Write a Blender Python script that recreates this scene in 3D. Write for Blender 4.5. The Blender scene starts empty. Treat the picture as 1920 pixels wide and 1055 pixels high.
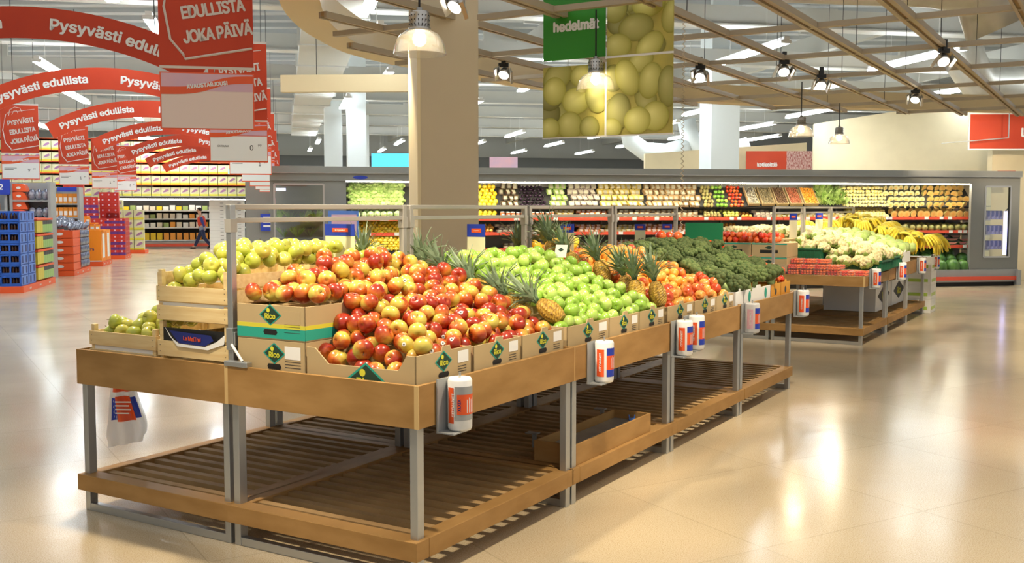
import bpy, bmesh, math, random
import numpy as np
from mathutils import Vector, Matrix, Euler
random.seed(7); PI = math.pi
SC = bpy.context.scene
COL = SC.collection

# ------------------------------------------------------------------ camera, world, exposure, big lights
cam_d = bpy.data.cameras.new('camera'); cam = bpy.data.objects.new('camera', cam_d); COL.objects.link(cam)
cam.location = (0, 0, 1.668); cam.rotation_euler = (PI/2 - .0714, 0, 0)
cam_d.sensor_width = 36; cam_d.lens = 36.02; cam_d.clip_end = 300; cam_d.clip_start = .05
SC.camera = cam
SC.view_settings.view_transform = 'Standard'; SC.view_settings.look = 'None'
SC.view_settings.exposure = 0.22; SC.view_settings.gamma = 1; SC.view_settings.use_curve_mapping = False
SC.cycles.max_bounces = 8; SC.cycles.diffuse_bounces = 3; SC.cycles.glossy_bounces = 3
SC.cycles.transmission_bounces = 6; SC.cycles.transparent_max_bounces = 10
SC.cycles.caustics_reflective = False; SC.cycles.caustics_refractive = False
SC.cycles.sample_clamp_indirect = 6
w = bpy.data.worlds.new('world'); SC.world = w; w.use_nodes = True
w.node_tree.nodes['Background'].inputs[0].default_value = (.95, .93, .88, 1)
w.node_tree.nodes['Background'].inputs[1].default_value = .58
TUBE_STRENGTH = 31
SPOT_K = .78
def spot(loc, to, power, col=(1, .84, .6), angle=70, radius=.06, blend=.6):
    l = bpy.data.lights.new('spot_light', 'SPOT'); o = bpy.data.objects.new('spot_light', l); COL.objects.link(o)
    l.energy = power*SPOT_K; l.color = col; l.spot_size = math.radians(angle); l.spot_blend = blend; l.shadow_soft_size = radius
    o.location = loc
    o.rotation_euler = (Vector(to) - Vector(loc)).to_track_quat('-Z', 'Y').to_euler()
    return o

# ------------------------------------------------------------------ frames of reference
YW = .5393; TO = (-.413, 4.41)                 # the produce tables stand turned in the store
def T(x, y, z=0):
    c, s = math.cos(YW), math.sin(YW)
    return Vector((TO[0] + c*x + s*y, TO[1] - s*x + c*y, z))
SA = .218                                     # aisles of the left-hand department
def S(s_, a, z=0):
    return Vector((math.cos(SA)*s_ - math.sin(SA)*a, math.sin(SA)*s_ + math.cos(SA)*a, z))
FA = math.atan2(.18, 1)                       # long wall cooler
def Fp(u, v, z=0):
    return Vector((-4.2 + math.cos(FA)*u - math.sin(FA)*v, 19.4 + math.sin(FA)*u + math.cos(FA)*v, z))
def fu(px, v=0):                              # run along the cooler
    k = (px-960)/1921.; return (k*(19.4+.984*v)+4.2+.177*v)/(.984-.177*k)

# ------------------------------------------------------------------ mesh builder
class MB:
    def __init__(s): s.v = []; s.f = []; s.m = []
    def add(s, vs, fs, mi=0, M=None):
        n = len(s.v)
        if M is not None: vs = [M @ Vector(p) for p in vs]
        s.v += [tuple(p) for p in vs]; s.f += [tuple(i+n for i in f) for f in fs]; s.m += [mi]*len(fs); return s
    def box(s, x0, x1, y0, y1, z0, z1, mi=0, M=None):
        vs = [(x0,y0,z0),(x1,y0,z0),(x1,y1,z0),(x0,y1,z0),(x0,y0,z1),(x1,y0,z1),(x1,y1,z1),(x0,y1,z1)]
        return s.add(vs, [(0,3,2,1),(4,5,6,7),(0,1,5,4),(1,2,6,5),(2,3,7,6),(3,0,4,7)], mi, M)
    def prism(s, pts, y0, y1, mi=0, M=None):   # polygon in xz extruded along y
        n = len(pts)
        vs = [(p[0], y0, p[1]) for p in pts] + [(p[0], y1, p[1]) for p in pts]
        fs = [tuple(range(n)), tuple(range(2*n-1, n-1, -1))] + [((i+1) % n, i, i+n, (i+1) % n + n) for i in range(n)]
        return s.add(vs, fs, mi, M)
    def lathe(s, prof, n=16, mi=0, M=None, cap=True):
        vs = []; fs = []
        for r, z in prof:
            for k in range(n):
                a = 2*PI*k/n; vs.append((r*math.cos(a), r*math.sin(a), z))
        for i in range(len(prof)-1):
            for k in range(n):
                k2 = (k+1) % n; fs.append((i*n+k, i*n+k2, (i+1)*n+k2, (i+1)*n+k))
        if cap:
            fs.append(tuple(range(n-1, -1, -1))); fs.append(tuple(range((len(prof)-1)*n, len(prof)*n)))
        return s.add(vs, fs, mi, M)
    def tube(s, pts, r, n=8, mi=0, M=None):
        pts = [Vector(p) for p in pts]; rr = r if isinstance(r, (list, tuple)) else [r]*len(pts)
        vs = []; fs = []
        up = Vector((0, 0, 1))
        for i, p in enumerate(pts):
            d = (pts[min(i+1, len(pts)-1)] - pts[max(i-1, 0)]).normalized()
            a = d.cross(up)
            if a.length < .05: a = d.cross(Vector((1, 0, 0)))
            a.normalize(); b = a.cross(d)
            for k in range(n):
                t = 2*PI*k/n; vs.append(p + a*(rr[i]*math.cos(t)) + b*(rr[i]*math.sin(t)))
        for i in range(len(pts)-1):
            for k in range(n):
                k2 = (k+1) % n; fs.append((i*n+k, i*n+k2, (i+1)*n+k2, (i+1)*n+k))
        fs.append(tuple(range(n-1, -1, -1))); fs.append(tuple(range((len(pts)-1)*n, len(pts)*n)))
        return s.add(vs, fs, mi, M)
    def bar(s, a, b, wx, wz, mi=0):
        a = Vector(a); b = Vector(b); d = b-a; L = d.length
        M = Matrix.Translation(a) @ d.to_track_quat('Y', 'Z').to_matrix().to_4x4()
        return s.box(-wx/2, wx/2, 0, L, -wz/2, wz/2, mi, M)
    def ball(s, c, r, sub=1, mi=0, sc=(1, 1, 1), fn=None):
        bm = bmesh.new(); bmesh.ops.create_icosphere(bm, subdivisions=sub, radius=1)
        vs = []
        for v in bm.verts:
            p = v.co.copy(); k = fn(p) if fn else 1
            vs.append((c[0]+p.x*r*sc[0]*k, c[1]+p.y*r*sc[1]*k, c[2]+p.z*r*sc[2]*k))
        fs = [tuple(v.index for v in f.verts) for f in bm.faces]; bm.free()
        return s.add(vs, fs, mi)
    def mesh(s, name, mats, smooth=False):
        me = bpy.data.meshes.new(name); me.from_pydata(s.v, [], s.f)
        for m in (mats if isinstance(mats, (list, tuple)) else [mats]): me.materials.append(m)
        if len(set(s.m)) > 1: me.polygons.foreach_set('material_index', s.m)
        if smooth: me.polygons.foreach_set('use_smooth', [True]*len(s.f))
        me.update(); return me
    def build(s, name, mats, parent=None, smooth=False, bevel=0):
        me = s.mesh(name, mats, smooth)
        o = bpy.data.objects.new(name, me); COL.objects.link(o)
        if parent is not None: o.parent = parent
        if bevel:
            b = o.modifiers.new('b', 'BEVEL'); b.width = bevel; b.segments = 2; b.limit_method = 'ANGLE'
        if smooth == 'auto':
            pass
        return o
def tag(o, label=None, cat=None, group=None, kind=None):
    if label: o['label'] = label
    if cat: o['category'] = cat
    if group: o['group'] = group
    if kind: o['kind'] = kind
    return o
def empty(name, loc=(0, 0, 0), rz=0, label=None, cat=None, group=None):
    o = bpy.data.objects.new(name, None); COL.objects.link(o); o.location = loc; o.rotation_euler = (0, 0, rz)
    return tag(o, label, cat, group)
def inst(name, me, loc, rot=(0, 0, 0), sc=1, parent=None):
    o = bpy.data.objects.new(name, me); COL.objects.link(o); o.location = loc; o.rotation_euler = rot
    o.scale = (sc, sc, sc) if not isinstance(sc, (tuple, list)) else sc
    if parent is not None: o.parent = parent
    return o
def dup(root, loc=None, rz=None, label=None, group=None):
    r = root.copy(); COL.objects.link(r)
    if loc is not None: r.location = loc
    if rz is not None: r.rotation_euler = (0, 0, rz)
    if label: r['label'] = label
    if group: r['group'] = group
    for ch in list(root.children):
        c = ch.copy(); COL.objects.link(c); c.parent = r
        for g in ch.children:
            d = g.copy(); COL.objects.link(d); d.parent = c
    return r

# ------------------------------------------------------------------ materials
def nodes(m): return m.node_tree.nodes, m.node_tree.links
def pm(name, col, rough=.5, metal=0, noise=None, col2=None, bump=0, coat=0, spec=.5, emit=None, estr=0, alpha=1, trans=0, objrand=0, vec='Object', stretch=None):
    m = bpy.data.materials.new(name); m.use_nodes = True; N, L = nodes(m); b = N['Principled BSDF']
    b.inputs['Base Color'].default_value = (*col, 1); b.inputs['Roughness'].default_value = rough
    b.inputs['Metallic'].default_value = metal; b.inputs['Coat Weight'].default_value = coat
    b.inputs['Coat Roughness'].default_value = .1
    b.inputs['Specular IOR Level'].default_value = spec; b.inputs['Alpha'].default_value = alpha
    b.inputs['Transmission Weight'].default_value = trans
    if emit: b.inputs['Emission Color'].default_value = (*emit, 1); b.inputs['Emission Strength'].default_value = estr
    src = None
    if noise:
        tc = N.new('ShaderNodeTexCoord'); mp = N.new('ShaderNodeMapping'); n = N.new('ShaderNodeTexNoise')
        L.new(tc.outputs[vec], mp.inputs[0]); L.new(mp.outputs[0], n.inputs['Vector'])
        if stretch: mp.inputs['Scale'].default_value = stretch
        n.inputs['Scale'].default_value = noise; n.inputs['Detail'].default_value = 5
        r = N.new('ShaderNodeValToRGB'); r.color_ramp.elements[0].position = .35; r.color_ramp.elements[1].position = .65
        r.color_ramp.elements[0].color = (*col, 1); r.color_ramp.elements[1].color = (*(col2 or tuple(c*.8 for c in col)), 1)
        L.new(n.outputs['Fac'], r.inputs[0]); src = r.outputs[0]
        if bump:
            bp = N.new('ShaderNodeBump'); bp.inputs['Strength'].default_value = bump; bp.inputs['Distance'].default_value = .01
            L.new(n.outputs['Fac'], bp.inputs['Height']); L.new(bp.outputs[0], b.inputs['Normal'])
    if objrand:
        oi = N.new('ShaderNodeObjectInfo'); hs = N.new('ShaderNodeHueSaturation')
        mr = N.new('ShaderNodeMapRange'); mr.inputs['To Min'].default_value = 1-objrand; mr.inputs['To Max'].default_value = 1+objrand
        L.new(oi.outputs['Random'], mr.inputs['Value']); L.new(mr.outputs[0], hs.inputs['Value'])
        if src is not None: L.new(src, hs.inputs['Color'])
        else: hs.inputs['Color'].default_value = (*col, 1)
        src = hs.outputs[0]
    if src is not None: L.new(src, b.inputs['Base Color'])
    return m
def fruit(name, ca, cb, rough=.28, lo=.4, hi=.6, grad=.6, scale=(3, 3, 3), nz=8, coat=.3, rnd=.9, mid=None):
    """two-tone skin: one-sided blush along local x, broken by streaks, shifted from fruit to fruit"""
    m = bpy.data.materials.new(name); m.use_nodes = True; N, L = nodes(m); b = N['Principled BSDF']
    tc = N.new('ShaderNodeTexCoord'); oi = N.new('ShaderNodeObjectInfo')
    sx = N.new('ShaderNodeSeparateXYZ'); L.new(tc.outputs['Object'], sx.inputs[0])
    mp = N.new('ShaderNodeMapping'); mp.inputs['Scale'].default_value = scale; L.new(tc.outputs['Object'], mp.inputs[0])
    n = N.new('ShaderNodeTexNoise'); n.inputs['Scale'].default_value = nz; n.inputs['Detail'].default_value = 4
    n.noise_dimensions = '4D'; L.new(mp.outputs[0], n.inputs['Vector'])
    wm = N.new('ShaderNodeMath'); wm.operation = 'MULTIPLY'; wm.inputs[1].default_value = 37; L.new(oi.outputs['Random'], wm.inputs[0]); L.new(wm.outputs[0], n.inputs['W'])
    a = N.new('ShaderNodeMath'); a.operation = 'MULTIPLY_ADD'; a.inputs[1].default_value = grad*12; L.new(sx.outputs['X'], a.inputs[0]); L.new(n.outputs['Fac'], a.inputs[2])
    c = N.new('ShaderNodeMath'); c.operation = 'MULTIPLY_ADD'; c.inputs[1].default_value = rnd; L.new(oi.outputs['Random'], c.inputs[0]); L.new(a.outputs[0], c.inputs[2])
    d = N.new('ShaderNodeMath'); d.operation = 'SUBTRACT'; d.inputs[1].default_value = rnd/2; L.new(c.outputs[0], d.inputs[0])
    r = N.new('ShaderNodeValToRGB'); r.color_ramp.elements[0].position = lo; r.color_ramp.elements[1].position = hi
    r.color_ramp.elements[0].color = (*ca, 1); r.color_ramp.elements[1].color = (*cb, 1)
    if mid: e_ = r.color_ramp.elements.new((lo+hi)/2); e_.color = (*mid, 1)
    L.new(d.outputs[0], r.inputs[0]); L.new(r.outputs[0], b.inputs['Base Color'])
    b.inputs['Roughness'].default_value = rough; b.inputs['Coat Weight'].default_value = coat; b.inputs['Coat Roughness'].default_value = .15
    return m
M = {}
M['red_apple'] = fruit('red_apple_skin', (.31, .022, .005), (.58, .47, .075), mid=(.54, .135, .018), lo=.20, hi=1.0, grad=1.0, rnd=.75, scale=(5, 5, 1.2), nz=9)
M['gold_apple'] = fruit('golden_apple_skin', (.42, .47, .06), (.60, .56, .10), lo=.3, hi=.8, grad=.3)
M['green_apple'] = fruit('green_apple_skin', (.27, .47, .05), (.46, .62, .14), lo=.3, hi=.9, grad=.3)
M['peach_apple'] = fruit('orange_red_apple_skin', (.58, .07, .015), (.80, .38, .07), lo=.25, hi=.75, grad=.5)
M['orange'] = fruit('citrus_skin', (.95, .33, .02), (.98, .50, .08), rough=.4)
M['lemon'] = fruit('lemon_skin', (.95, .62, .02), (.98, .78, .10), rough=.4)
M['tomato'] = fruit('tomato_skin', (.72, .04, .01), (.85, .16, .03), rough=.2)
M['lime'] = fruit('lime_skin', (.18, .42, .03), (.45, .65, .1), rough=.35)
M['kiwi'] = fruit('kiwi_skin', (.30, .22, .07), (.42, .36, .12), rough=.8)
M['pepper'] = fruit('yellow_pepper_skin', (.95, .55, .01), (.98, .75, .05), rough=.2)
M['mango'] = fruit('mango_skin', (.98, .50, .01), (.98, .72, .05), rough=.35)
M['stem'] = pm('stem', (.10, .06, .02), .8)
M['broc'] = pm('broccoli_floret', (.065, .12, .03), .8, noise=60, col2=(.16, .20, .06), bump=.8, objrand=.35)
M['broc_stem'] = pm('broccoli_stalk', (.42, .55, .2), .6)
M['cauli'] = pm('cauliflower_curd', (.70, .63, .38), .7, noise=50, col2=(.60, .50, .24), bump=.6)
M['leaf'] = pm('vegetable_leaf', (.22, .38, .06), .5, noise=14, col2=(.50, .60, .22), objrand=.25)
M['cabbage'] = pm('cabbage_leaf', (.30, .46, .10), .5, noise=12, col2=(.52, .62, .24), objrand=.2)
M['pine'] = pm('pineapple_rind', (.58, .36, .05), .5, noise=60, col2=(.22, .12, .02), objrand=.25)
M['pine_leaf'] = pm('pineapple_leaf', (.13, .21, .10), .45, noise=8, col2=(.30, .38, .24), objrand=.2)
M['banana'] = pm('banana_skin', (.90, .66, .03), .4, noise=6, col2=(.80, .72, .10))
M['banana_tip'] = pm('banana_tip', (.2, .22, .04), .7)
M['melon'] = pm('melon_rind', (.40, .33, .11), .6, noise=18, col2=(.25, .28, .08), objrand=.2)
M['melon_flesh'] = pm('melon_flesh', (.80, .50, .15), .4)
M['melon_pale'] = pm('pale_melon_flesh', (.78, .68, .34), .4)
M['seed'] = pm('melon_seeds', (.80, .42, .10), .5)
M['wmelon'] = pm('watermelon_rind', (.03, .11, .02), .3, noise=9, col2=(.12, .26, .05), stretch=(1, 1, .2))
M['wflesh'] = pm('watermelon_flesh', (.80, .16, .12), .4)
M['white'] = pm('white_plastic', (.82, .82, .80), .4)
M['paper'] = pm('white_paper', (.85, .85, .82), .7)
M['cream'] = pm('cream_paint', (.80, .68, .44), .6, noise=3, col2=(.77, .65, .42))
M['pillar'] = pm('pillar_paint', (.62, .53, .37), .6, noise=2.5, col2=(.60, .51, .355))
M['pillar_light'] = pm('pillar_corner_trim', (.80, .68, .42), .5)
M['wood'] = pm('stained_birch_plywood', (.41, .235, .085), .5, noise=3.2, col2=(.32, .175, .058), bump=.04, stretch=(1, 1, 3), coat=0, spec=.18)
M['wood_edge'] = pm('plywood_edge', (.62, .42, .18), .5)
M['slat'] = pm('stained_slat_wood', (.46, .30, .14), .65, spec=.15, noise=2.5, col2=(.32, .20, .09))
M['crate'] = pm('pine_crate_wood', (.80, .62, .32), .6, noise=7, col2=(.70, .50, .23), stretch=(.6, 6, 6), bump=.05)
M['alu'] = pm('satin_aluminium', (.52, .54, .55), .38, .85)
M['rail'] = pm('grey_painted_steel', (.42, .40, .36), .42, .3)
M['card'] = pm('corrugated_cardboard', (.50, .37, .19), .75, noise=4, col2=(.47, .345, .175))
M['card_dark'] = pm('cardboard_edge', (.34, .23, .11), .8)
M['teal'] = pm('teal_print', (.02, .36, .27), .6)
M['yellow'] = pm('yellow_print', (.66, .60, .05), .6)
M['dgreen'] = pm('dark_green_print', (.015, .05, .03), .6)
M['lyellow'] = pm('logo_yellow', (.72, .70, .05), .6)
M['black'] = pm('black', (.012, .012, .012), .5)
M['ink'] = pm('printed_ink', (.05, .05, .05), .6)
M['red'] = pm('red_board', (.58, .060, .018), .45, noise=1.2, col2=(.50, .045, .015), spec=.3)
M['orange_red'] = pm('orange_red_print', (.80, .10, .02), .4)
M['outline'] = pm('pale_grey_outline', (.68, .60, .55), .5)
M['pink'] = pm('pink_print', (.78, .45, .50), .4, noise=2, col2=(.62, .42, .55))
M['blank'] = pm('blank_card', (.80, .64, .58), .3)
M['blue'] = pm('blue_print', (.015, .045, .42), .4)
M['navy'] = pm('navy_print', (.01, .02, .16), .5)
M['signgreen'] = pm('sign_green', (.03, .26, .02), .4)
M['cardgreen'] = pm('green_card', (.01, .25, .10), .6)
M['flagcream'] = pm('cream_card', (.72, .72, .48), .5)
M['grey'] = pm('cooler_grey_panel', (.24, .24, .225), .4, .2)
M['grey2'] = pm('cooler_light_grey_panel', (.36, .37, .37), .4, .2)
M['dark'] = pm('dark_interior', (.035, .032, .03), .7)
M['coolrail'] = pm('shelf_edge_red', (.80, .10, .05), .4)
M['coolback'] = pm('cooler_back_panel', (.30, .28, .24), .6)
M['deck'] = pm('ceiling_deck', (.50, .52, .52), .6)
M['beam'] = pm('painted_beam', (.60, .60, .56), .6)
M['duct'] = pm('galvanised_duct', (.62, .60, .54), .38, .35, noise=3, col2=(.55, .53, .47))
M['whitecol'] = pm('white_column_paint', (.75, .80, .80), .5)
M['lattice'] = pm('lattice_taupe', (.38, .315, .225), .5)
M['ring'] = pm('ring_cream', (.72, .58, .34), .5)
M['steel'] = pm('brushed_steel', (.55, .54, .52), .3, .9)
M['cable'] = pm('black_cable', (.01, .01, .01), .6)
M['coil'] = pm('coiled_cord_cream', (.62, .50, .34), .5)
M['cratebl'] = pm('blue_bottle_crate', (.015, .10, .50), .4)
M['crateblight'] = pm('light_blue_crate_side', (.10, .22, .62), .4)
M['greencrate'] = pm('green_plastic_crate', (.01, .13, .06), .45)
M['bottle'] = pm('brown_glass_bottle', (.05, .015, .006), .15)
M['cap'] = pm('bottle_cap', (.72, .6, .42), .4)
M['skin'] = pm('skin', (.60, .36, .26), .6)
M['hair'] = pm('dark_hair', (.02, .015, .012), .7)
M['vest'] = pm('red_vest', (.62, .06, .03), .8)
M['shirt'] = pm('blue_shirt', (.05, .06, .28), .8)
M['apron'] = pm('pale_blue_cloth', (.25, .32, .48), .8)
M['trouser'] = pm('dark_blue_trousers', (.02, .03, .09), .8)
M['clear'] = pm('clear_plastic_film', (.9, .92, .95), .08, alpha=.08)
M['bagfilm'] = pm('frosted_bag_film', (.85, .86, .88), .25, alpha=.62)
M['tin'] = pm('galvanised_sheet', (.45, .48, .48), .35, .6, noise=9, col2=(.36, .39, .40))
M['photo_red'] = pm('dark_red_photo_print', (.30, .02, .02), .5, noise=14, col2=(.75, .55, .5), stretch=(3, 1, 1))
def emis(name, col, st):
    m = bpy.data.materials.new(name); m.use_nodes = True; N, L = nodes(m)
    e = N.new('ShaderNodeEmission'); e.inputs[0].default_value = (*col, 1); e.inputs[1].default_value = st
    L.new(e.outputs[0], N['Material Output'].inputs[0]); return m
M['tube'] = emis('fluorescent_tube', (.86, .95, 1), TUBE_STRENGTH)
M['bulb'] = emis('warm_lamp_glow', (1, .88, .68), 40)
M['bulb_low'] = emis('spot_lamp_glow', (1, .90, .72), 14)
M['strip'] = emis('cooler_light_strip', (1, .92, .70), 44)
M['strip_low'] = emis('dairy_light_strip', (1, .95, .85), 12)
M['screen'] = emis('blue_backlit_panel', (.12, .6, .85), 1.4)
M['exit'] = emis('lit_green_sign', (.3, .85, .6), 1.5)
M['cooltube'] = emis('violet_cooler_light', (.55, .5, 1), 4)
def glass(name, col, rough=.02, mix=.25):
    m = bpy.data.materials.new(name); m.use_nodes = True; N, L = nodes(m)
    t = N.new('ShaderNodeBsdfTransparent'); t.inputs[0].default_value = (*col, 1)
    g = N.new('ShaderNodeBsdfGlossy'); g.inputs['Roughness'].default_value = rough
    fr = N.new('ShaderNodeFresnel'); fr.inputs[0].default_value = 1.5
    ad = N.new('ShaderNodeMath'); ad.operation = 'ADD'; ad.inputs[1].default_value = mix; L.new(fr.outputs[0], ad.inputs[0])
    x = N.new('ShaderNodeMixShader'); L.new(ad.outputs[0], x.inputs[0]); L.new(t.outputs[0], x.inputs[1]); L.new(g.outputs[0], x.inputs[2])
    L.new(x.outputs[0], N['Material Output'].inputs[0]); return m
M['glass'] = glass('clear_pane', (.92, .95, .93), mix=.03)
def shade_mat():
    m = bpy.data.materials.new('ribbed_glass_shade'); m.use_nodes = True; N, L = nodes(m)
    t = N.new('ShaderNodeBsdfTransparent'); t.inputs[0].default_value = (1, .97, .9, 1)
    g = N.new('ShaderNodeBsdfGlossy'); g.inputs['Roughness'].default_value = .08
    d = N.new('ShaderNodeBsdfTranslucent'); d.inputs[0].default_value = (1, .95, .85, 1)
    x = N.new('ShaderNodeMixShader'); x.inputs[0].default_value = .22; L.new(t.outputs[0], x.inputs[1]); L.new(d.outputs[0], x.inputs[2])
    fr = N.new('ShaderNodeLayerWeight'); fr.inputs[0].default_value = .35
    y = N.new('ShaderNodeMixShader'); L.new(fr.outputs['Facing'], y.inputs[0]); L.new(x.outputs[0], y.inputs[1]); L.new(g.outputs[0], y.inputs[2])
    L.new(y.outputs[0], N['Material Output'].inputs[0]); return m
M['shade'] = shade_mat()

# floor: polished terrazzo slabs
def floor_mat():
    m = bpy.data.materials.new('polished_terrazzo'); m.use_nodes = True; N, L = nodes(m); b = N['Principled BSDF']
    tc = N.new('ShaderNodeTexCoord')
    n1 = N.new('ShaderNodeTexNoise'); n1.inputs['Scale'].default_value = 170; n1.inputs['Detail'].default_value = 6; L.new(tc.outputs['Object'], n1.inputs['Vector'])
    r1 = N.new('ShaderNodeValToRGB'); e = r1.color_ramp.elements
    e[0].position = .30; e[0].color = (.46, .33, .18, 1); e[1].position = .47; e[1].color = (.66, .535, .35, 1)
    x = e.new(.68); x.color = (.76, .66, .49, 1)
    L.new(n1.outputs['Fac'], r1.inputs[0])
    n2 = N.new('ShaderNodeTexNoise'); n2.inputs['Scale'].default_value = 1.1; n2.inputs['Detail'].default_value = 4; L.new(tc.outputs['Object'], n2.inputs['Vector'])
    mp = N.new('ShaderNodeMapping'); mp.inputs['Rotation'].default_value = (0, 0, -.5393); L.new(tc.outputs['Object'], mp.inputs[0])
    br = N.new('ShaderNodeTexBrick'); br.inputs['Scale'].default_value = 1; br.inputs['Brick Width'].default_value = 1.2; br.inputs['Row Height'].default_value = 1.2
    br.offset = 0; br.inputs['Mortar Size'].default_value = .004; br.inputs['Mortar Smooth'].default_value = .2
    br.inputs['Color1'].default_value = (1, 1, 1, 1); br.inputs['Color2'].default_value = (.93, .93, .93, 1); br.inputs['Mortar'].default_value = (.80, .80, .78, 1)
    L.new(mp.outputs[0], br.inputs['Vector'])
    mx = N.new('ShaderNodeMixRGB'); mx.blend_type = 'MULTIPLY'; mx.inputs[0].default_value = 1
    L.new(r1.outputs[0], mx.inputs[1]); L.new(br.outputs[0], mx.inputs[2])
    r2 = N.new('ShaderNodeValToRGB'); r2.color_ramp.elements[0].color = (.90, .90, .90, 1); r2.color_ramp.elements[1].color = (1.05, 1.03, 1, 1)
    L.new(n2.outputs['Fac'], r2.inputs[0])
    mx2 = N.new('ShaderNodeMixRGB'); mx2.blend_type = 'MULTIPLY'; mx2.inputs[0].default_value = 1
    L.new(mx.outputs[0], mx2.inputs[1]); L.new(r2.outputs[0], mx2.inputs[2]); L.new(mx2.outputs[0], b.inputs['Base Color'])
    mr = N.new('ShaderNodeMapRange'); mr.inputs['To Min'].default_value = .10; mr.inputs['To Max'].default_value = .26
    L.new(n2.outputs['Fac'], mr.inputs['Value']); L.new(mr.outputs[0], b.inputs['Roughness'])
    n3 = N.new('ShaderNodeTexNoise'); n3.inputs['Scale'].default_value = 5; L.new(tc.outputs['Object'], n3.inputs['Vector'])
    bp = N.new('ShaderNodeBump'); bp.inputs['Strength'].default_value = .12; bp.inputs['Distance'].default_value = .01
    L.new(n3.outputs['Fac'], bp.inputs['Height']); L.new(bp.outputs[0], b.inputs['Normal'])
    b.inputs['Specular IOR Level'].default_value = .65
    return m
M['floor'] = floor_mat()

# ------------------------------------------------------------------ lettering
_tc = {}
FONT = None
try:
    import os
    FONT = bpy.data.fonts.load(os.path.join(bpy.utils.resource_path('LOCAL'), 'datafiles', 'fonts', 'Inter.woff2'))
except Exception: FONT = None
def text_geo(s, size, bold=.0, shear=0, spacing=1):
    k = (s, bold, shear, spacing)
    if k not in _tc:
        c = bpy.data.curves.new('t', 'FONT'); c.body = s; c.size = 1; c.offset = 0; c.shear = shear; c.space_character = spacing
        c.resolution_u = 3
        if FONT: c.font = FONT
        c.align_x = 'CENTER'; c.align_y = 'CENTER'; c.space_line = .85
        o = bpy.data.objects.new('t', c); COL.objects.link(o)
        dg = bpy.context.evaluated_depsgraph_get(); me = bpy.data.meshes.new_from_object(o.evaluated_get(dg))
        v0 = [tuple(v.co) for v in me.vertices]; f0 = [tuple(p.vertices) for p in me.polygons]; vv = []; ff = []
        for ci, (dx, dy) in enumerate(((0, 0), (bold, 0), (-bold, 0), (bold*.6, bold*.7), (-bold*.6, bold*.7), (bold*.6, -bold*.7), (-bold*.6, -bold*.7)) if bold else ((0, 0),)):
            n0 = len(vv); vv += [(p[0]+dx, p[1]+dy, ci) for p in v0]; ff += [tuple(i+n0 for i in f) for f in f0]
        _tc[k] = (vv, ff)
        bpy.data.objects.remove(o); bpy.data.meshes.remove(me); bpy.data.curves.remove(c)
    v, f = _tc[k]
    return [(p[0]*size, p[1]*size, p[2]) for p in v], f
def lettering(s, size, fn, mat, parent, bold=.02, name='lettering', shear=0, spacing=1, xs=.92):
    v, f = text_geo(s, size, bold, shear, spacing)
    out = []
    for x, y, ci in v:                   # strokes are laid over each other, each a hair in front of the last
        p = Vector(fn(x*xs, y))
        if ci:
            n = (Vector(fn(x*xs+.001, y))-p).cross(Vector(fn(x*xs, y+.001))-p); n.normalize(); p += n*(.0002*ci)
        out.append(p)
    return MB().add(out, f).build(name, mat, parent)
def flat(cx, y, cz, ang=0):            # on a face looking towards -y
    c, s = math.cos(ang), math.sin(ang)
    return lambda a, b: (cx + a*c - b*s, y, cz + a*s + b*c)
def flatx(x, cy, cz, ang=0):           # on a face looking towards +x
    c, s = math.cos(ang), math.sin(ang)
    return lambda a, b: (x, cy + a*c - b*s, cz + a*s + b*c)

# ================================================================== SETTING
g = MB(); g.box(-40, 40, -6, 75, -.1, 0); tag(g.build('floor', M['floor']), kind='structure')
g = MB(); g.box(-45, 45, 10, 75, 6.8, 6.9)
for i in range(60): g.box(-45, 45, 11+i*1.05, 11.35+i*1.05, 6.68, 6.8)
tag(g.build('ceiling', M['deck']), kind='structure')
g = MB(); g.box(-45, 45, 0, .2, 0, 4.7); g.box(-45, 45, 0, .2, 4.7, 6.8, 1); o = g.build('wall_back', [pm('far_wall_grey', (.20, .21, .22), .7), M['deck']]); o.location = (0, 62, 0); o.rotation_euler = (0, 0, SA); tag(o, kind='structure')
g = MB(); g.box(-.2, 0, -60, 60, 0, 6.8); o = g.build('wall_left', pm('side_wall_grey', (.35, .35, .34), .7)); o.location = S(-17, 26); o.rotation_euler = (0, 0, SA); tag(o, kind='structure')
# overhead steelwork
for i, a in enumerate((13.5, 18.5, 23.5, 28.5, 33.5, 38.5, 43.5, 49)):
    g = MB(); g.box(-20, 24, -.12, .12, 5.15, 5.5); g.box(-20, 24, -.2, .2, 5.12, 5.15)
    o = g.build('trim_%d' % (i+1), M['beam']); o.location = S(0, a); o.rotation_euler = (0, 0, SA); tag(o, kind='structure')
for i, s_ in enumerate((-14, -8.5, -1.5, 6, 13, 19)):
    g = MB(); g.box(-.09, .09, 12, 60, 5.5, 5.95)
    for k in range(9): g.box(-.5, .5, 13.5+k*5, 13.62+k*5, 5.95, 6.6)
    o = g.build('trim_%d' % (i+20), M['beam']); o.rotation_euler = (0, 0, SA); o.location = S(s_, 0); tag(o, kind='structure')
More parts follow.
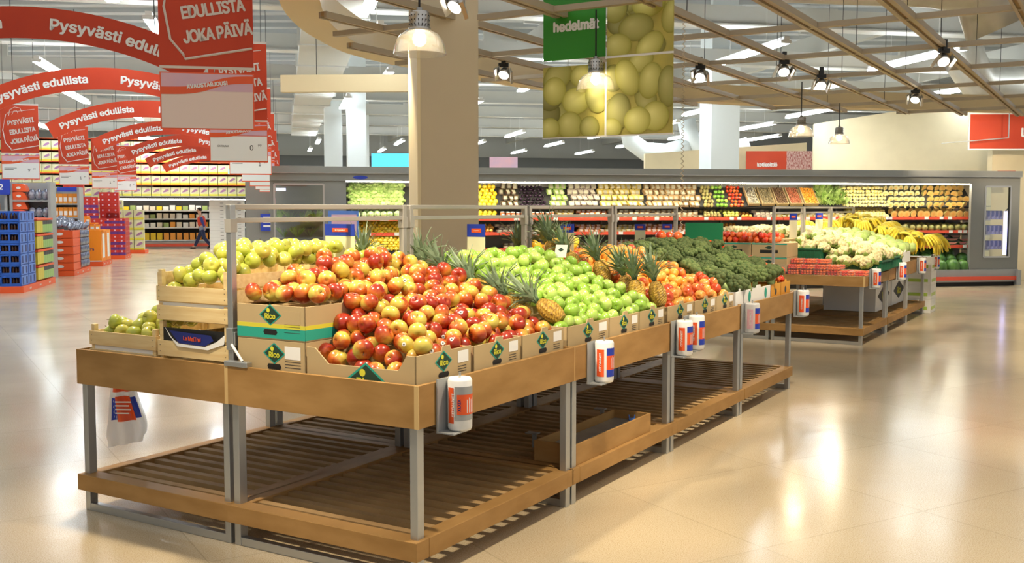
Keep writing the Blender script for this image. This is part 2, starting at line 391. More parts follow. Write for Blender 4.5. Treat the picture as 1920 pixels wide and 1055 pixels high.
# ducts
def duct(name, label, pts, r, mat='duct', n=20):
    g = MB(); g.tube(pts, r, n); o = g.build(name, M[mat], smooth=True); tag(o, label, 'duct'); return o
d = empty('air_duct', S(.9, 14, 4.95), SA, 'flat rectangular pale air duct running away beside the curved fascia', 'duct')
g = MB(); g.box(-.55, .55, 0, 34, 0, .3); g.build('duct_body', M['beam'], d)
for k in range(11): MB().box(-.6, .6, 1+k*3.1, 1.07+k*3.1, -.03, .33).build('duct_flange', M['beam'], d)
duct('air_duct', 'large round silver duct with a turned down end above the lattice', [(4.2, 16, 5.3), (6.6, 16.4, 5.3), (7.4, 16.5, 5.15), (7.7, 16.5, 4.5)], .48)
duct('air_duct', 'long round silver duct crossing at the top above the lattice', [(1.5, 15.2, 5.75), (14, 17.4, 5.75)], .55)
duct('air_duct', 'pale curved elbow duct behind the hanging lamp cables', [(9.5, 22, 5.4), (9.6, 22, 4.8), (10, 22.2, 4.35), (11, 22.5, 4.3), (16, 23, 4.3)], .42)
duct('air_duct', 'slim bent pipe looping down through the lattice', [(6.6, 13.6, 5.6), (6.6, 13.6, 4.3), (6.75, 13.65, 4.05), (8.6, 14, 4)], .05, n=10)
for k, (x0, lab) in enumerate(((4.2, 'white duct elbow hanging low behind the grape sign, beside the blue lit panel side'), (6.4, 'white duct elbow hanging low behind the grape sign, beside the cream wall'))):
    duct('air_duct', lab, [(x0, 38, 4.9), (x0+.2, 38, 4.1), (x0+.7, 38, 3.75), (x0+1.5, 38, 3.7), (x0+2.3, 38, 3.95)], .34, 'whitecol')

# columns
def column(x, y, w_, d_, z1, label, mat='whitecol', rz=SA):
    o = MB().box(-w_/2, w_/2, -d_/2, d_/2, 0, z1).build('column', M[mat]); o.location = (x, y, 0); o.rotation_euler = (0, 0, rz); tag(o, label, 'column'); return o
column(5.22, 26, .75, .75, 6.8, 'square white column rising beside the cream wall above the cooler')
column(-4.6, 30.5, .55, .55, 6.8, 'slim bright white column behind the broad beige pillar')
column(-5.9, 34, .55, .55, 6.8, 'white column standing between the slimmer row behind the pillar')
column(-6.9, 40, .6, .6, 6.8, 'narrow white column farther down the aisle past its neighbours')
column(-5.6, 38.5, .5, .5, 6.8, 'pale column half hidden behind the brightest white column')
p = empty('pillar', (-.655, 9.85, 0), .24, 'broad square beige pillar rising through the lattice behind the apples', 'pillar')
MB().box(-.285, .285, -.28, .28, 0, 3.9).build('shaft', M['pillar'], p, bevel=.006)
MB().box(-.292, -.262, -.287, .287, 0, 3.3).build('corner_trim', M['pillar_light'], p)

# curved cream wall and plain cream wall behind the cooler
pts = []
for i in range(25):
    t = i/24.; pts.append((8.02 + 9*t, 27.4 - 2.1*math.sin(min(1, t*1.5)*PI/2) + .6*t, 3.9 + .55*min(1, t*2.2)))
g = MB(); vs = []; fs = []
for x, y, z in pts: vs += [(x, y, 0), (x, y, z), (x+.05, y+.3, z), (x+.05, y+.3, 0)]
for i in range(24):
    a = i*4
    for k in range(4): fs.append((a+k, a+4+k, a+4+(k+1) % 4, a+(k+1) % 4))
fs += [(0, 1, 2, 3), (99, 98, 97, 96)]
g.add(vs, fs); tag(g.build('wall_right', M['cream'], smooth=True), kind='structure')
g = MB(); g.add([(3.9, 30.2, 0), (8.8, 30.8, 0), (8.8, 30.8, 3.62), (3.9, 30.2, 3.26), (3.9, 30.5, 0), (8.8, 31.1, 0), (8.8, 31.1, 3.62), (3.9, 30.5, 3.26)],
    [(0, 1, 2, 3), (7, 6, 5, 4), (3, 2, 6, 7), (0, 3, 7, 4), (1, 5, 6, 2)]); tag(g.build('wall_corner', M['cream']), kind='structure')
g = MB(); g.box(0, 9, 0, .2, 0, 3.2); o = g.build('wall_side', M['cream']); o.location = (11.0, 23.6, 0); o.rotation_euler = (0, 0, .1); tag(o, kind='structure')

# ring fascia and lattice
edge = [(-1.2, 5.6), (-1.75, 7.4), (-2.06, 9.2), (-2.16, 10.3), (-2.12, 11.3), (-1.93, 12.4), (-1.39, 13.55), (-.5, 14.9), (.5, 16.2), (2.75, 17.85), (5.3, 19.0), (7.5, 19.6), (9.9, 20.0), (13, 20.0), (16, 19.2)]
def spline(P, n=8):
    out = []
    for i in range(len(P)-1):
        p0 = np.array(P[max(i-1, 0)]); p1 = np.array(P[i]); p2 = np.array(P[i+1]); p3 = np.array(P[min(i+2, len(P)-1)])
        for k in range(n):
            t = k/n; out.append(tuple(.5*((2*p1)+(p2-p0)*t+(2*p0-5*p1+4*p2-p3)*t*t+(3*p1-p0-3*p2+p3)*t**3)))
    out.append(tuple(P[-1])); return out
E2 = spline(edge)
g = MB(); vs = []; fs = []; inner = []
for i, p_ in enumerate(E2):
    a = np.array(E2[max(i-1, 0)]); b = np.array(E2[min(i+1, len(E2)-1)]); d = (b-a)/np.linalg.norm(b-a); nn = np.array([d[1], -d[0]])*.36
    q = np.array(p_)+nn
    vs += [(p_[0], p_[1], 3.5), (q[0], q[1], 3.5), (q[0], q[1], 3.80), (p_[0], p_[1], 3.80)]; inner.append(tuple(q))
for i in range(len(E2)-1):
    a = i*4
    for k in range(4): fs.append((a+k, a+(k+1) % 4, a+4+(k+1) % 4, a+4+k))
fs += [(3, 2, 1, 0), tuple(range(len(vs)-4, len(vs)))]
g.add(vs, fs); o = g.build('curved_fascia', M['ring']); tag(o, 'long curved cream fascia ring bordering the suspended wooden lattice', 'ceiling fascia')
poly = inner + [(16, -3), (-.2, -3), (-.2, 3)]
def inside(x, y):
    c = False; n = len(poly)
    for i in range(n):
        x1, y1 = poly[i]; x2, y2 = poly[(i+1) % n]
        if (y1 > y) != (y2 > y) and x < (x2-x1)*(y-y1)/(y2-y1)+x1: c = not c
    return c
def clip(f, t0, t1):
    ok = [t for t in np.arange(t0, t1, .05) if inside(*f(t)[:2])]
    return (min(ok), max(ok)) if len(ok) > 8 else None
lat = empty('ceiling_lattice', T(0, 6, 3.4), -YW, 'suspended taupe wooden lattice hanging over the produce tables', 'ceiling lattice')
Ml = Matrix.Translation(Vector((0, -6, 0)))
for x in [-5.6, -4.68, -3.75, -2.8, -1.87, -.93, -.07, .82, 1.75, 2.7, 3.65, 4.6, 5.5]:
    c = clip(lambda t: T(x, t), 2, 26)
    if c:
        c0, c1 = c; wd = .13 if x in (-.07, .82, -1.87, 2.7) else .09
        g = MB(); g.box(x-wd/2, x-.018, c0, c1, 0, .06, 0, Ml); g.box(x+.018, x+wd/2, c0, c1, 0, .06, 0, Ml); g.box(x-.02, x+.02, c0, c1, .02, .06, 1, Ml)
        g.build('long_beam', [M['lattice'], M['card_dark']], lat)
for y in [.6, 2.6, 4.57, 6.58, 8.52, 10.5, 12.5, 14.5, 16.5, 18.5, 20.5]:
    c = clip(lambda t: T(t, y), -7, 6.5)
    if c: MB().box(c[0], c[1], y-.035, y+.035, .005, .055, 0, Ml).build('cross_beam', M['lattice'], lat)
for x in [-3.75, -1.87, -.93, -.07, .82, 1.75, 2.7]:
    for y in [5.5, 8.5, 11.5, 14.5]:
        if inside(*T(x, y)[:2]): MB().tube([(x, y-6, .05), (x, y-6, 3.3)], .004, 5).build('hanging_wire', M['cable'], lat)
b = empty('light_beam', (-3.56, 16, 3.45), -.05, 'horizontal pale yellow suspended beam meeting the beige pillar', 'beam')
MB().box(0, 2.6, -.06, .06, 0, .26).build('beam_body', M['ring'], b)
MB().tube([(.55, 0, .26), (.55, 0, 2)], .006, 5).build('hanging_wire', M['cable'], b)

# fluorescent battens: three rows of fittings
n_l = 0
lamp_me = MB().box(-.085, .085, -1.55, 1.55, 0, .035, 0).mesh('tube_glow', M['tube'])
lamp_bd = MB().box(-.05, .05, -1.6, 1.6, .06, .12).box(-.09, .09, -1.59, -1.55, -.002, .06).box(-.09, .09, 1.55, 1.59, -.002, .06).tube([(0, -.8, .1), (0, -.8, 1)], .005, 4).tube([(0, .8, .1), (0, .8, 1)], .005, 4).mesh('batten_body', M['white'])
for s_ in (-12.5, -9.2, -5.9, -2.4, 1.2, 4.8, 8.4, 12, 15.6, 19.2):
    for a in (14.2, 18.6, 24.0, 29.5, 35.0, 40.5, 46.5, 53):
        off = (a*.37) % 1.3
        q = S(s_+off, a, 4.6)
        if q.y < 12 or inside(q.x, q.y): continue
        e_ = empty('batten_light', q, SA, 'white fluorescent batten light hung in a row under the open ceiling', 'ceiling light', 'fluorescent battens under the open ceiling')
        inst('batten_body', lamp_bd, (0, 0, 0), parent=e_); inst('tube_glow', lamp_me, (0, 0, 0), parent=e_); n_l += 1

# pendant lamps
def pendant(loc, label, top=3.42, big=1):
    r = empty('pendant_lamp', loc, 0, label, 'pendant lamp')
    MB().lathe([(.175, 0), (.168, .04), (.155, .085), (.125, .125), (.085, .148), (.07, .152), (.066, .148), (.12, .12), (.15, .082), (.163, .04), (.17, 0)], 32, cap=False).build('glass_shade', M['shade'], r, True)
    g = MB(); g.lathe([(.072, .15), (.074, .17), (.066, .172), (.066, .26), (.06, .275), (.02, .28), (.02, .30)], 24, 0)
    for k in range(3):
        for j in range(16):
            a = 2*PI*j/16; g.box(-.003, .003, -.003, .003, -.003, .003, 1, Matrix.Translation((.0665*math.cos(a), .0665*math.sin(a), .19+k*.028)))
    g.build('lamp_housing', [M['steel'], M['black']], r, True)
    MB().ball((0, 0, .10), .045, 2, sc=(1, 1, 1.1)).build('bulb', M['bulb'], r, True)
    h = top-loc[2]
    if h > .32: MB().tube([(0, 0, .3), (0, 0, h)], .008 if big else .006, 6).build('cable', M['cable'], r)
    return r
pendant((-.603, 6.78, 2.669), 'clear glass dome pendant lamp hanging in front of the beige pillar')
pendant((.745, 9.22, 2.711), 'clear glass dome pendant lamp hanging before the green fruit sign')
pendant((4.03, 14.4, 2.66), 'small glass pendant lamp beside the red kitchen sign, on the longer cable')
pendant((5.48, 17.29, 2.745), 'small glass pendant lamp hanging against the curved cream wall')
# adjustable spotlights on the lattice
def spotlight(px_loc, aim, label, wide=.2, rz=0):
    r = empty('track_spotlight', px_loc, rz*.6, label, 'spotlight'); r.scale = (1.2,)*3
    hd = MB().lathe([(.055, 0), (.06, .015), (.05, .06), (.03, .1), (.01, .11)], 20).prism([(-wide/2, -.01), (-wide/2*.8, -.03), (-.055, .03), (-.055, .05)], -wide*.35, wide*.35).prism([(wide/2, -.01), (wide/2*.8, -.03), (.055, .03), (.055, .05)], -wide*.35, wide*.35).build('lamp_hood', M['steel'], r); hd.rotation_euler = (-.75, .2, 0)
    g = MB(); g.lathe([(.035, -.006), (.05, -.002), (.05, .001)], 20); fc = g.build('lamp_face', M['bulb_low'], r); fc.rotation_euler = (-.75, .2, 0)
    MB().box(-.02, .02, -.02, .02, .1, .2).box(-.05, .05, -.012, .012, .08, .12).build('swivel_bracket', M['black'], r)
    return r
spots_def = [((-.1, 12.3, 3.24), 'hooded chrome spotlight on the lattice beside the beige pillar'),
 ((2.27, 12.5, 3.24), 'hooded chrome spotlight on the lattice beside the coiled cord'),
 ((4.66, 11.2, 3.24), 'double chrome spotlight clamped on the broad lattice beam'),
 ((5.88, 15.1, 3.24), 'square spotlight with bright face before the curved cream wall'),
 ((3.2, 12.2, 3.26), 'small spotlight on the lattice above the longer cabled lamp'),
 ((4.03, 13.5, 3.26), 'small spotlight on the lattice between the two hanging glass lamps'),
 ((-.47, 8.5, 3.3), 'round bright downlight on a brown board above the pillar lamp')]
for l_, lab in spots_def: spotlight(l_, None, lab, rz=random.uniform(-1, 1))
# light thrown by the spotlights and pendants, plus added spots for the cream walls
for (x, y, z), (tx, ty, tz), pw in [((-.6, 6.78, 2.66), T(-.7, 1.2), 40), ((.745, 9.22, 2.7), T(-.4, 4), 12),
        ((4.03, 14.4, 2.64), T(-.6, 10.2), 60), ((5.48, 17.3, 2.73), T(-.6, 13), 60)]:
    spot((x, y, z-.03), (tx, ty, tz), pw, angle=130, radius=.1)
for loc, to, pw, an in [(T(-1.0, -.9, 3.35), T(-.6, .9, 1), 420, 60), (T(.9, .6, 3.35), T(-.4, 1.0, 1), 380, 65), (T(.9, 2.8, 3.35), T(-.5, 3.0, 1), 380, 65),
        (T(.9, 4.9, 3.35), T(-.5, 5, 1), 380, 65), (T(-2.6, .6, 3.35), T(-1.8, .8, 1), 320, 65), (T(.7, 8.3, 3.35), T(-.7, 10, 1), 420, 60), (T(.7, 10.5, 3.35), T(-.7, 12, 1), 420, 60),
        (T(-1.8, 9.5, 3.35), T(-1, 11.0, 1), 420, 70),
        (T(2.8, 1.0, 3.35), T(2.4, 2.0, 0), 420, 75), (T(3.7, 4.5, 3.35), T(3.2, 5.5, 0), 450, 75), (T(3.5, 8.5, 3.35), T(3.2, 9.5, 0), 450, 75), (T(2.8, 12, 3.35), T(2.6, 13.5, 0), 420, 75), (T(-3.6, 4.5, 3.35), T(-3, 5, 0), 300, 75),
        ((11, 19, 3.4), (11.5, 25.5, 2.8), 500, 70), ((8.5, 20, 3.4), (9.5, 26, 2.9), 420, 70), ((6, 19.5, 3.4), (7, 30, 3), 300, 60)]:  # added spots without fittings, to brighten the cream walls
    spot(loc, to, pw, angle=an, radius=.08)

# ================================================================== PRODUCE TABLES
def table(x, y, label, group, apron_h=.19, L=1.455, W=1.135, top=.90):
    r = empty('display_table', T(x, y), -YW, label, 'display table', group)
    for lx in (.006, W-.046):
        for ly in (.006, L-.056):
            MB().box(lx, lx+.04, ly, ly+.05, 0, top-.02).build('leg', M['alu'], r, bevel=.002)
    for ly in (.008, L-.048):
        MB().box(.046, W-.046, ly, ly+.038, 0.0, .042).build('foot_bar', M['alu'], r, bevel=.002)
    t = .022; zb = top-apron_h
    for y0, y1 in ((-t, 0), (L, L+.004)): MB().box(0, W, y0, y1, zb, top).build('end_apron', M['wood'], r, bevel=.001)
    for x0, x1, y0 in ((-.004, 0, 0), (W, W+t, -t)): MB().box(x0, x1, y0, L, zb, top).build('side_apron', M['wood'], r, bevel=.001)
    g = MB(); g.box(W, W+t+.0005, -t-.0008, -t+.006, zb, top+.0005); g.build('edge_strip', M['wood_edge'], r)
    MB().box(.001, W-.001, .001, L-.001, top-.045, top-.03).build('tray_floor', M['slat'], r)
    zt = .208
    for y0, y1 in ((-.03, .065), (L-.08, L)): MB().box(-.01, W+.014, y0, y1, .12, zt).build('shelf_end_rail', M['wood'], r, bevel=.003)
    for x0, x1 in ((-.012, .07), (W-.07, W+.016)): MB().box(x0, x1, .065, L-.08, .12, zt+.001).build('shelf_side_rail', M['wood'], r, bevel=.003)
    n = 12; pitch = (L-.145)/n
    for i in range(n):
        y0 = .065+pitch*(i+.5)-.021
        MB().box(.07, W-.07, y0, y0+.046, zt-.038, zt-.008).build('slat', M['slat'], r)
    for x0 in (.30, W-.34): MB().box(x0, x0+.04, .065, L-.08, .13, zt-.033).build('slat_support', M['slat'], r)
    return r
g1 = 'wooden produce tables of the island in front'
labs_r = ['stained wooden produce table carrying the red apples', 'stained wooden produce table carrying green apples and pineapples',
          'stained wooden produce table carrying the orange-red apples', 'stained wooden produce table carrying broccoli in a white-lined box']
labs_l = ['stained wooden produce table carrying slatted crates of yellow-green apples', 'wooden produce table behind the red apples carrying mixed citrus',
          'wooden produce table behind the green apples carrying yellow mangoes', 'wooden produce table behind the broccoli, back row of its island']
table(-1.135, 0, labs_r[0], None)
tabs = [o for o in COL.objects if o.name.startswith('display_table')]
base_t = tabs[0]
for k in range(4):
    if k: dup(base_t, T(-1.135, 1.465*k), None, labs_r[k])
    dup(base_t, T(-2.285, 1.465*k), None, labs_l[k])
t2 = table(-1.22, 9.24, 'wooden table with shallow apron carrying cherry tomato punnets', None, apron_h=.125, top=.84)
for k, (x, lab) in enumerate([(-1.22, 'wooden table behind the tomato punnets carrying cauliflower crates'), (-1.22, 'wooden table carrying cabbages, between cauliflower and bananas'),]):
    dup(base_t, T(x+.005, 9.24+1.465*(k+1), 0), None, lab)
for k, lab in enumerate(['wooden table back to back with the punnet table', 'wooden table back to back with the cauliflower table', 'wooden table back to back with the cabbage table']):
    dup(base_t, T(-2.37, 9.24+1.465*k), None, lab)

# rail frames between the two rows
def rail_frame(x, y, label, first=False, L=1.465):
    r = empty('rail_frame', T(x, y), -YW, label, 'rail frame')
    for k, yy in enumerate((.02, L-.05)):
        MB().box(-.017, .017, yy, yy+.035, .88 if first and k == 0 else .90, 1.685).build('post', M['alu' if first and k == 0 else 'rail'], r, bevel=.003)
        MB().box(-.021, .021, yy-.004, yy+.039, 1.55, 1.615).build('clamp', M['rail'], r)
    MB().box(-.014, .014, .02, L-.015, 1.662, 1.688).box(-.010, .010, .05, L-.05, 1.596, 1.62).build('cross_rail', M['rail'], r, bevel=.003)
    if first:
        MB().box(-.022, .022, .012, .06, .97, 1.08).box(.022, .030, .02, .05, .99, 1.06).build('lower_clamp', M['alu'], r, bevel=.003)
        MB().box(.0, .155, -.028, .01, .898, .925).build('foot_bracket', M['alu'], r, bevel=.004)
        MB().tube([(.018, .01, 1.0), (.11, -.01, .925)], .007, 8).build('diagonal_brace', M['white'], r)
    return r
rl = ['grey steel rail frame standing on the front apron beside the crates of yellow-green apples', 'grey steel rail frame behind the pineapples, crossing before the beige pillar',
      'grey steel rail frame behind the orange-red apples', 'grey steel rail frame behind the broccoli, next to the green card']
for k in range(4): rail_frame(-1.148, 1.465*k, rl[k], k == 0)
rl2 = ['steel rail frame over the cauliflower, next to the stacked tomato boxes', 'steel rail frame over the cauliflower, middle of three', 'steel rail frame over the cauliflower, next to the bananas']
for k, (y0, y1) in enumerate(((9.05, 10.42), (10.44, 11.9), (11.93, 13.45))): rail_frame(-1.15, y0, rl2[k], L=y1-y0)

# bag rolls and their holders on the table sides
def bag_roll(x, y, z, label, lab_h, style=0, gap=0):
    h = empty('roll_holder', T(x, y, z), -YW, lab_h, 'bag holder')
    MB().box(-.062, -.056, -.095, .02, 0, .235).box(-.062, .03, -.095, .02, -.006, 0).build('bracket_plate', M['grey2'], h)
    MB().tube([(0, 0, 0), (0, 0, .26)], .006, 8).build('spindle', M['steel'], h)
    roll(T(x, y, z+.002), label, style, h=.235)
def roll(loc, label, style=0, h=.235):
    r = empty('bag_roll', loc, -YW+.85, label, 'bag roll')
    R = .055 + .004*(style == 2)
    MB().lathe([(.014, h-.004), (.016, h), (R*.9, h), (R, h-.012), (R, .012), (R*.9, 0), (.014, 0)], 28).build('film_roll', M['white'] if style != 2 else M['bagfilm'], r, True)
    def on(R2): return lambda a, b: (R2*math.sin(a/R2), -R2*math.cos(a/R2), h/2+b)
    def patch(a0, a1, z0, z1, mat, R2, nm):
        g = MB(); n = 14; vs = []; fs = []
        for i in range(n+1):
            a = a0+(a1-a0)*i/n; vs += [(R2*math.sin(a), -R2*math.cos(a), z0), (R2*math.sin(a), -R2*math.cos(a), z1)]
        for i in range(n): fs.append((2*i, 2*i+2, 2*i+3, 2*i+1))
        g.add(vs, fs); g.build(nm, M[mat], r, True)
    if style == 3:
        a0, a1 = -1.9, 1.0
        patch(-1.4, -.78, .035, .195, 'orange_red', R+.0012, 'red_print')
        patch(-.7, 1.25, .05, .2, 'grey2', R+.0012, 'grey_print'); patch(-.5, 1.25, .075, .165, 'orange_red', R+.0018, 'red_print')
    else:
        patch(-.15, 1.35, .155, .198, 'blue', R+.0012, 'blue_print'); patch(-.15, 1.35, .075, .155, 'orange_red', R+.0012, 'red_print'); patch(-.15, 1.35, .034, .075, 'blue', R+.0012, 'blue_print')
        patch(-1.25, -.42, .035, .19, 'orange_red' if style != 2 else 'pink', R+.0012, 'red_print')
    f = on(R+.0025)
    c90 = lambda a, b: f(-b, a)
    lettering('CITYMARKET', .025, lambda a, b: f(-b-.047, a), M['white'], r, .02)
    if style == 3: lettering('XIXJX', .028, lambda a, b: f(-b-.018, -a), M['navy'], r, .03)
    for k in range(4):                    # lines of small print, too small to read
        g = MB(); vs = [f(.018+k*.012+dx, z_) for z_ in (-.035, -.035+.06+.008*(k % 2)) for dx in (0, .004)]
        g.add(vs, [(0, 1, 3, 2)]).build('small_print', M['white'], r)
    return r
rr = [(.2, 'printed bag roll with grey and orange print at the red apple corner', 3), (1.68, 'bag roll printed orange and blue beside the green apples', 0),
      (2.92, 'bag roll printed orange and blue, front one of the pair', 0), (4.38, 'plain faded bag roll hanging beside the broccoli', 2), (5.88, 'bag roll with blue band on the last table of the island', 1)]
for (y, lab, st) in rr:
    bag_roll(.09, y, .678, lab, 'grey plate holding the ' + {3: 'grey printed', 0: 'orange printed', 2: 'faded', 1: 'blue banded'}[st] + ' bag roll ' + {.2: 'at the red apples', 1.68: 'at the green apples', 2.92: 'at the orange-red apples', 4.38: 'at the broccoli', 5.88: 'past the broccoli'}[y], st)
bag_roll(.10, 3.12, .695, 'bag roll printed orange and blue, rear one of the pair', 'grey plate holding the rear bag roll of the pair', 0)
for i, (y, lab) in enumerate([(9.5, 'the tomato punnets'), (11.2, 'the cauliflower'), (12.8, 'the cabbages'), (14.1, 'the bananas')]):
    bag_roll(.01, y, .69, 'small printed bag roll hanging beside ' + lab, 'small plate holding the bag roll beside ' + lab, (1, 0, 1, 0)[i])

# plastic bag dangling from the far side
hb = empty('hanging_bag', T(-2.36, .34, .29), -.05, 'clear printed plastic bag hanging below the crate table', 'plastic bag')
def bagshape(u, v, off=0):     # u -1..1 , v 0..1 upward
    wdt = .115*(1-.55*max(0, v-.25)/.75)*(1-.12*(v < .12))
    return (u*wdt + .012*math.sin(v*6), -.012*math.cos(u*7+v*4) - off, v*.42 + .02*u*(1-v))
def sheet(u0, u1, v0, v1, off, mat, nm, nu=12, nv=14):
    vs = [bagshape(u0+(u1-u0)*i/nu, v0+(v1-v0)*j/nv, off) for j in range(nv+1) for i in range(nu+1)]
    fs = [(j*(nu+1)+i, j*(nu+1)+i+1, (j+1)*(nu+1)+i+1, (j+1)*(nu+1)+i) for j in range(nv) for i in range(nu)]
    o = MB().add(vs, fs).build(nm, M[mat], hb, True); return o
sheet(-1, 1, 0, 1, 0, 'bagfilm', 'film'); sheet(-.98, 1, .0, 1, -.02, 'bagfilm', 'film')
sheet(-.85, .9, .36, .66, .0015, 'blue', 'blue_print'); sheet(-.5, .6, .33, .68, .003, 'orange_red', 'red_print'); sheet(-.8, .8, .74, .9, .002, 'orange_red', 'red_print')
lettering('TERRA', .03, lambda a, b: (a, -.02, .345+b), M['white'], hb, .02)
for k in range(4): MB().box(-.045, .05-.012*(k % 2), -.0225, -.022, .25-.022*k, .258-.022*k).build('small_print', M['white'], hb)

# ------------------------------------------------------------------ cardboard fruit boxes
def fruit_box(x0, x1, y0, y1, z0, z1, label, front=None, group=None, side_logo=True, kind='rico', lowfront=None):
    """origin at its front-right foot; x1 side faces the aisle, y0 side faces the front"""
    r = empty('fruit_box', T(x1, y0, z0), -YW, label, 'fruit box', group)
    w_, d_, h = x1-x0, y1-y0, z1-z0; t = .007
    mc = {'rico': 'card', 'white': 'paper', 'yellow': 'boxyellow'}[kind]
    g = MB()
    if lowfront:
        hl = lowfront
        g.prism([(-w_, 0), (0, 0), (0, h), (-.05, h), (-.09, hl+.01), (-.1, hl), (-w_+.13, hl), (-w_+.12, hl+.01), (-w_+.05, h), (-w_, h)], 0, t)
    else: g.box(-w_, 0, 0, t, 0, h)
    g.box(-w_, 0, d_-t, d_, 0, h*.78); g.box(-w_, -w_+t, t, d_-t, 0, h*.78)
    Mx = Matrix.Rotation(PI/2, 4, 'Z')
    tab = [(0, 0), (d_, 0), (d_, h), (d_*.62, h), (d_*.6, h+.022), (d_*.47, h+.022), (d_*.45, h), (0, h)]
    g.prism(tab, 0, t, 0, Mx)
    g.box(-w_, 0, 0, d_, 0, t)
    g.build('carton', M[mc], r, bevel=.0015)
    if kind == 'rico':
        def logo(fn, sc):
            for (mt, k, e) in (('teal', 1.16, .0012), ('dgreen', 1, .0018)):
                MB().add([fn(-.062*k*sc, 0, e), fn(0, -.045*k*sc, e), fn(.062*k*sc, 0, e), fn(0, .045*k*sc, e)], [(0, 1, 2, 3)]).build('logo_diamond', M[mt], r)
            v, f = text_geo('Rico', .050*sc, .025)
            MB().add([fn(a, b-.006*sc, .0026+.00015*ci) for a, b, ci in v], f).build('logo_lettering', M['lyellow'], r)
            MB().add([fn(-.012*sc+.011*sc*math.cos(t_), .022*sc+.011*sc*math.sin(t_), .0026) for t_ in [k*PI/6 for k in range(12)]], [tuple(range(12))]).build('logo_dot', M['lyellow'], r)
        if side_logo:
            c = d_*.48
            logo(lambda a, b, e: (e, c+a, h*.68+b), .95)
            MB().add([(.0015, c-.035+.0+a, .028+b) for a, b in [(0, .0), (.07, 0), (.078, .012), (.07, .024), (0, .024), (-.008, .012)]], [tuple(range(6))]).build('hand_hole_shade', M['black'], r)  # flat black patch painting the dark inside the hand hole
            MB().add([(.0014, d_*.74, h*.52), (.0014, d_*.94, h*.52), (.0014, d_*.94, h*.9), (.0014, d_*.74, h*.9)], [(0, 1, 2, 3)]).build('white_label', M['paper'], r)
            for k in range(3): MB().add([(.0012, d_*.74, h*.40-k*.012), (.0012, d_*.9, h*.40-k*.012), (.0012, d_*.9, h*.40-k*.012+.003), (.0012, d_*.74, h*.40-k*.012+.003)], [(0, 1, 2, 3)]).build('printed_line', M['ink'], r)
        if front:
            cx = -w_*front[0]
            logo(lambda a, b, e: (cx+a, -e, h*front[1]+b), front[2])
            if front[3]:
                MB().add([(cx-.038+a, -.0015, .025+b) for a, b in [(0, .0), (.075, 0), (.083, .013), (.075, .026), (0, .026), (-.008, .013)]], [tuple(range(6))]).build('hand_hole_shade', M['black'], r)  # front hand hole: its inner shade painted as a black patch
                MB().box(-.13, -.03, -.0015, 0, h*.48, h*.85).build('white_label', M[front[3]], r)
                for k in range(3): MB().box(-.13, -.03, -.001, 0, h*.40-k*.014, h*.40-k*.014+.003).build('printed_line', M['ink'], r)
            if front[4]:
                MB().box(-w_, 0.001, -.001, 0, 0.008, .058).box(0, .001, -.001, d_, .008, .058).build('teal_band', M['teal'], r)
                MB().box(-w_, 0.001, -.001, 0, .058, .078).box(0, .001, -.001, d_, .058, .078).build('yellow_band', M['yellow'], r)
    return r
M['boxyellow'] = pm('orange_yellow_carton', (.75, .30, .03), .6, noise=2, col2=(.75, .42, .05))
Z0 = .872
fruit_box(-.66, -.028, .03, .474, Z0, 1.02, 'low-cut open brown carton at the table corner, filled with red apples', front=(.44, .12, 1.6, None, False), lowfront=.078)
fruit_box(-.63, -.028, .495, .934, Z0, 1.012, 'brown carton of red apples, middle of three along the side')
fruit_box(-.63, -.028, .952, 1.406, Z0, 1.012, 'brown carton of red apples next to the green apples')
fruit_box(-1.108, -.668, .03, .63, Z0, 1.036, 'brown carton under the teal banded one, beside the steel post', front=(.45, .62, 1.0, 'paper', False), side_logo=False)
fruit_box(-1.108, -.668, .03, .63, 1.037, 1.205, 'brown carton with teal and yellow bands stacked on another', front=(.5, .72, 1.0, 'card', True), side_logo=False)
for k, (a, b) in enumerate([(1.452, 1.985), (1.99, 2.43), (2.435, 2.85)]):
    fruit_box(-.63, -.028, a, b, Z0, 1.008, 'brown carton of green apples ' + ['next to the red apple cartons', 'between two others', 'next to the orange-red apple cartons'][k])
for k, (a, b) in enumerate([(2.90, 3.39), (3.41, 3.86), (3.87, 4.27)]):
    fruit_box(-.63, -.028, a, b, Z0, 1.0, 'brown carton of orange-red apples ' + ['next to the green apples', 'between two others', 'next to the white carton'][k])
fruit_box(-.63, -.028, 4.31, 4.52, Z0, 1.0, 'small white carton between broccoli and orange-red apples', kind='white', side_logo=False)
bb = fruit_box(-.63, -.028, 4.53, 5.25, Z0, 1.0, 'long white paper-lined carton holding the broccoli', kind='white', side_logo=False)
for yy in (.14, .58): MB().add([(.0012, yy+.035*math.cos(t_), .07+.045*math.sin(t_)) for t_ in [k*PI/6 for k in range(12)]], [tuple(range(12))]).build('green_print', M['teal'], bb)
for k, (a, b) in enumerate([(5.27, 5.56), (5.57, 5.86)]):
    r = fruit_box(-.6, -.028, a, b, Z0, 1.0, 'orange carton of bagged tomatoes ' + ['next to the broccoli', 'at the table end'][k], kind='yellow', side_logo=False)
    MB().add([(.0012, .14+.028*math.cos(t_), .06+.03*math.sin(t_)) for t_ in [k*PI/6 for k in range(12)]], [tuple(range(12))]).build('dark_print', M['ink'], r)

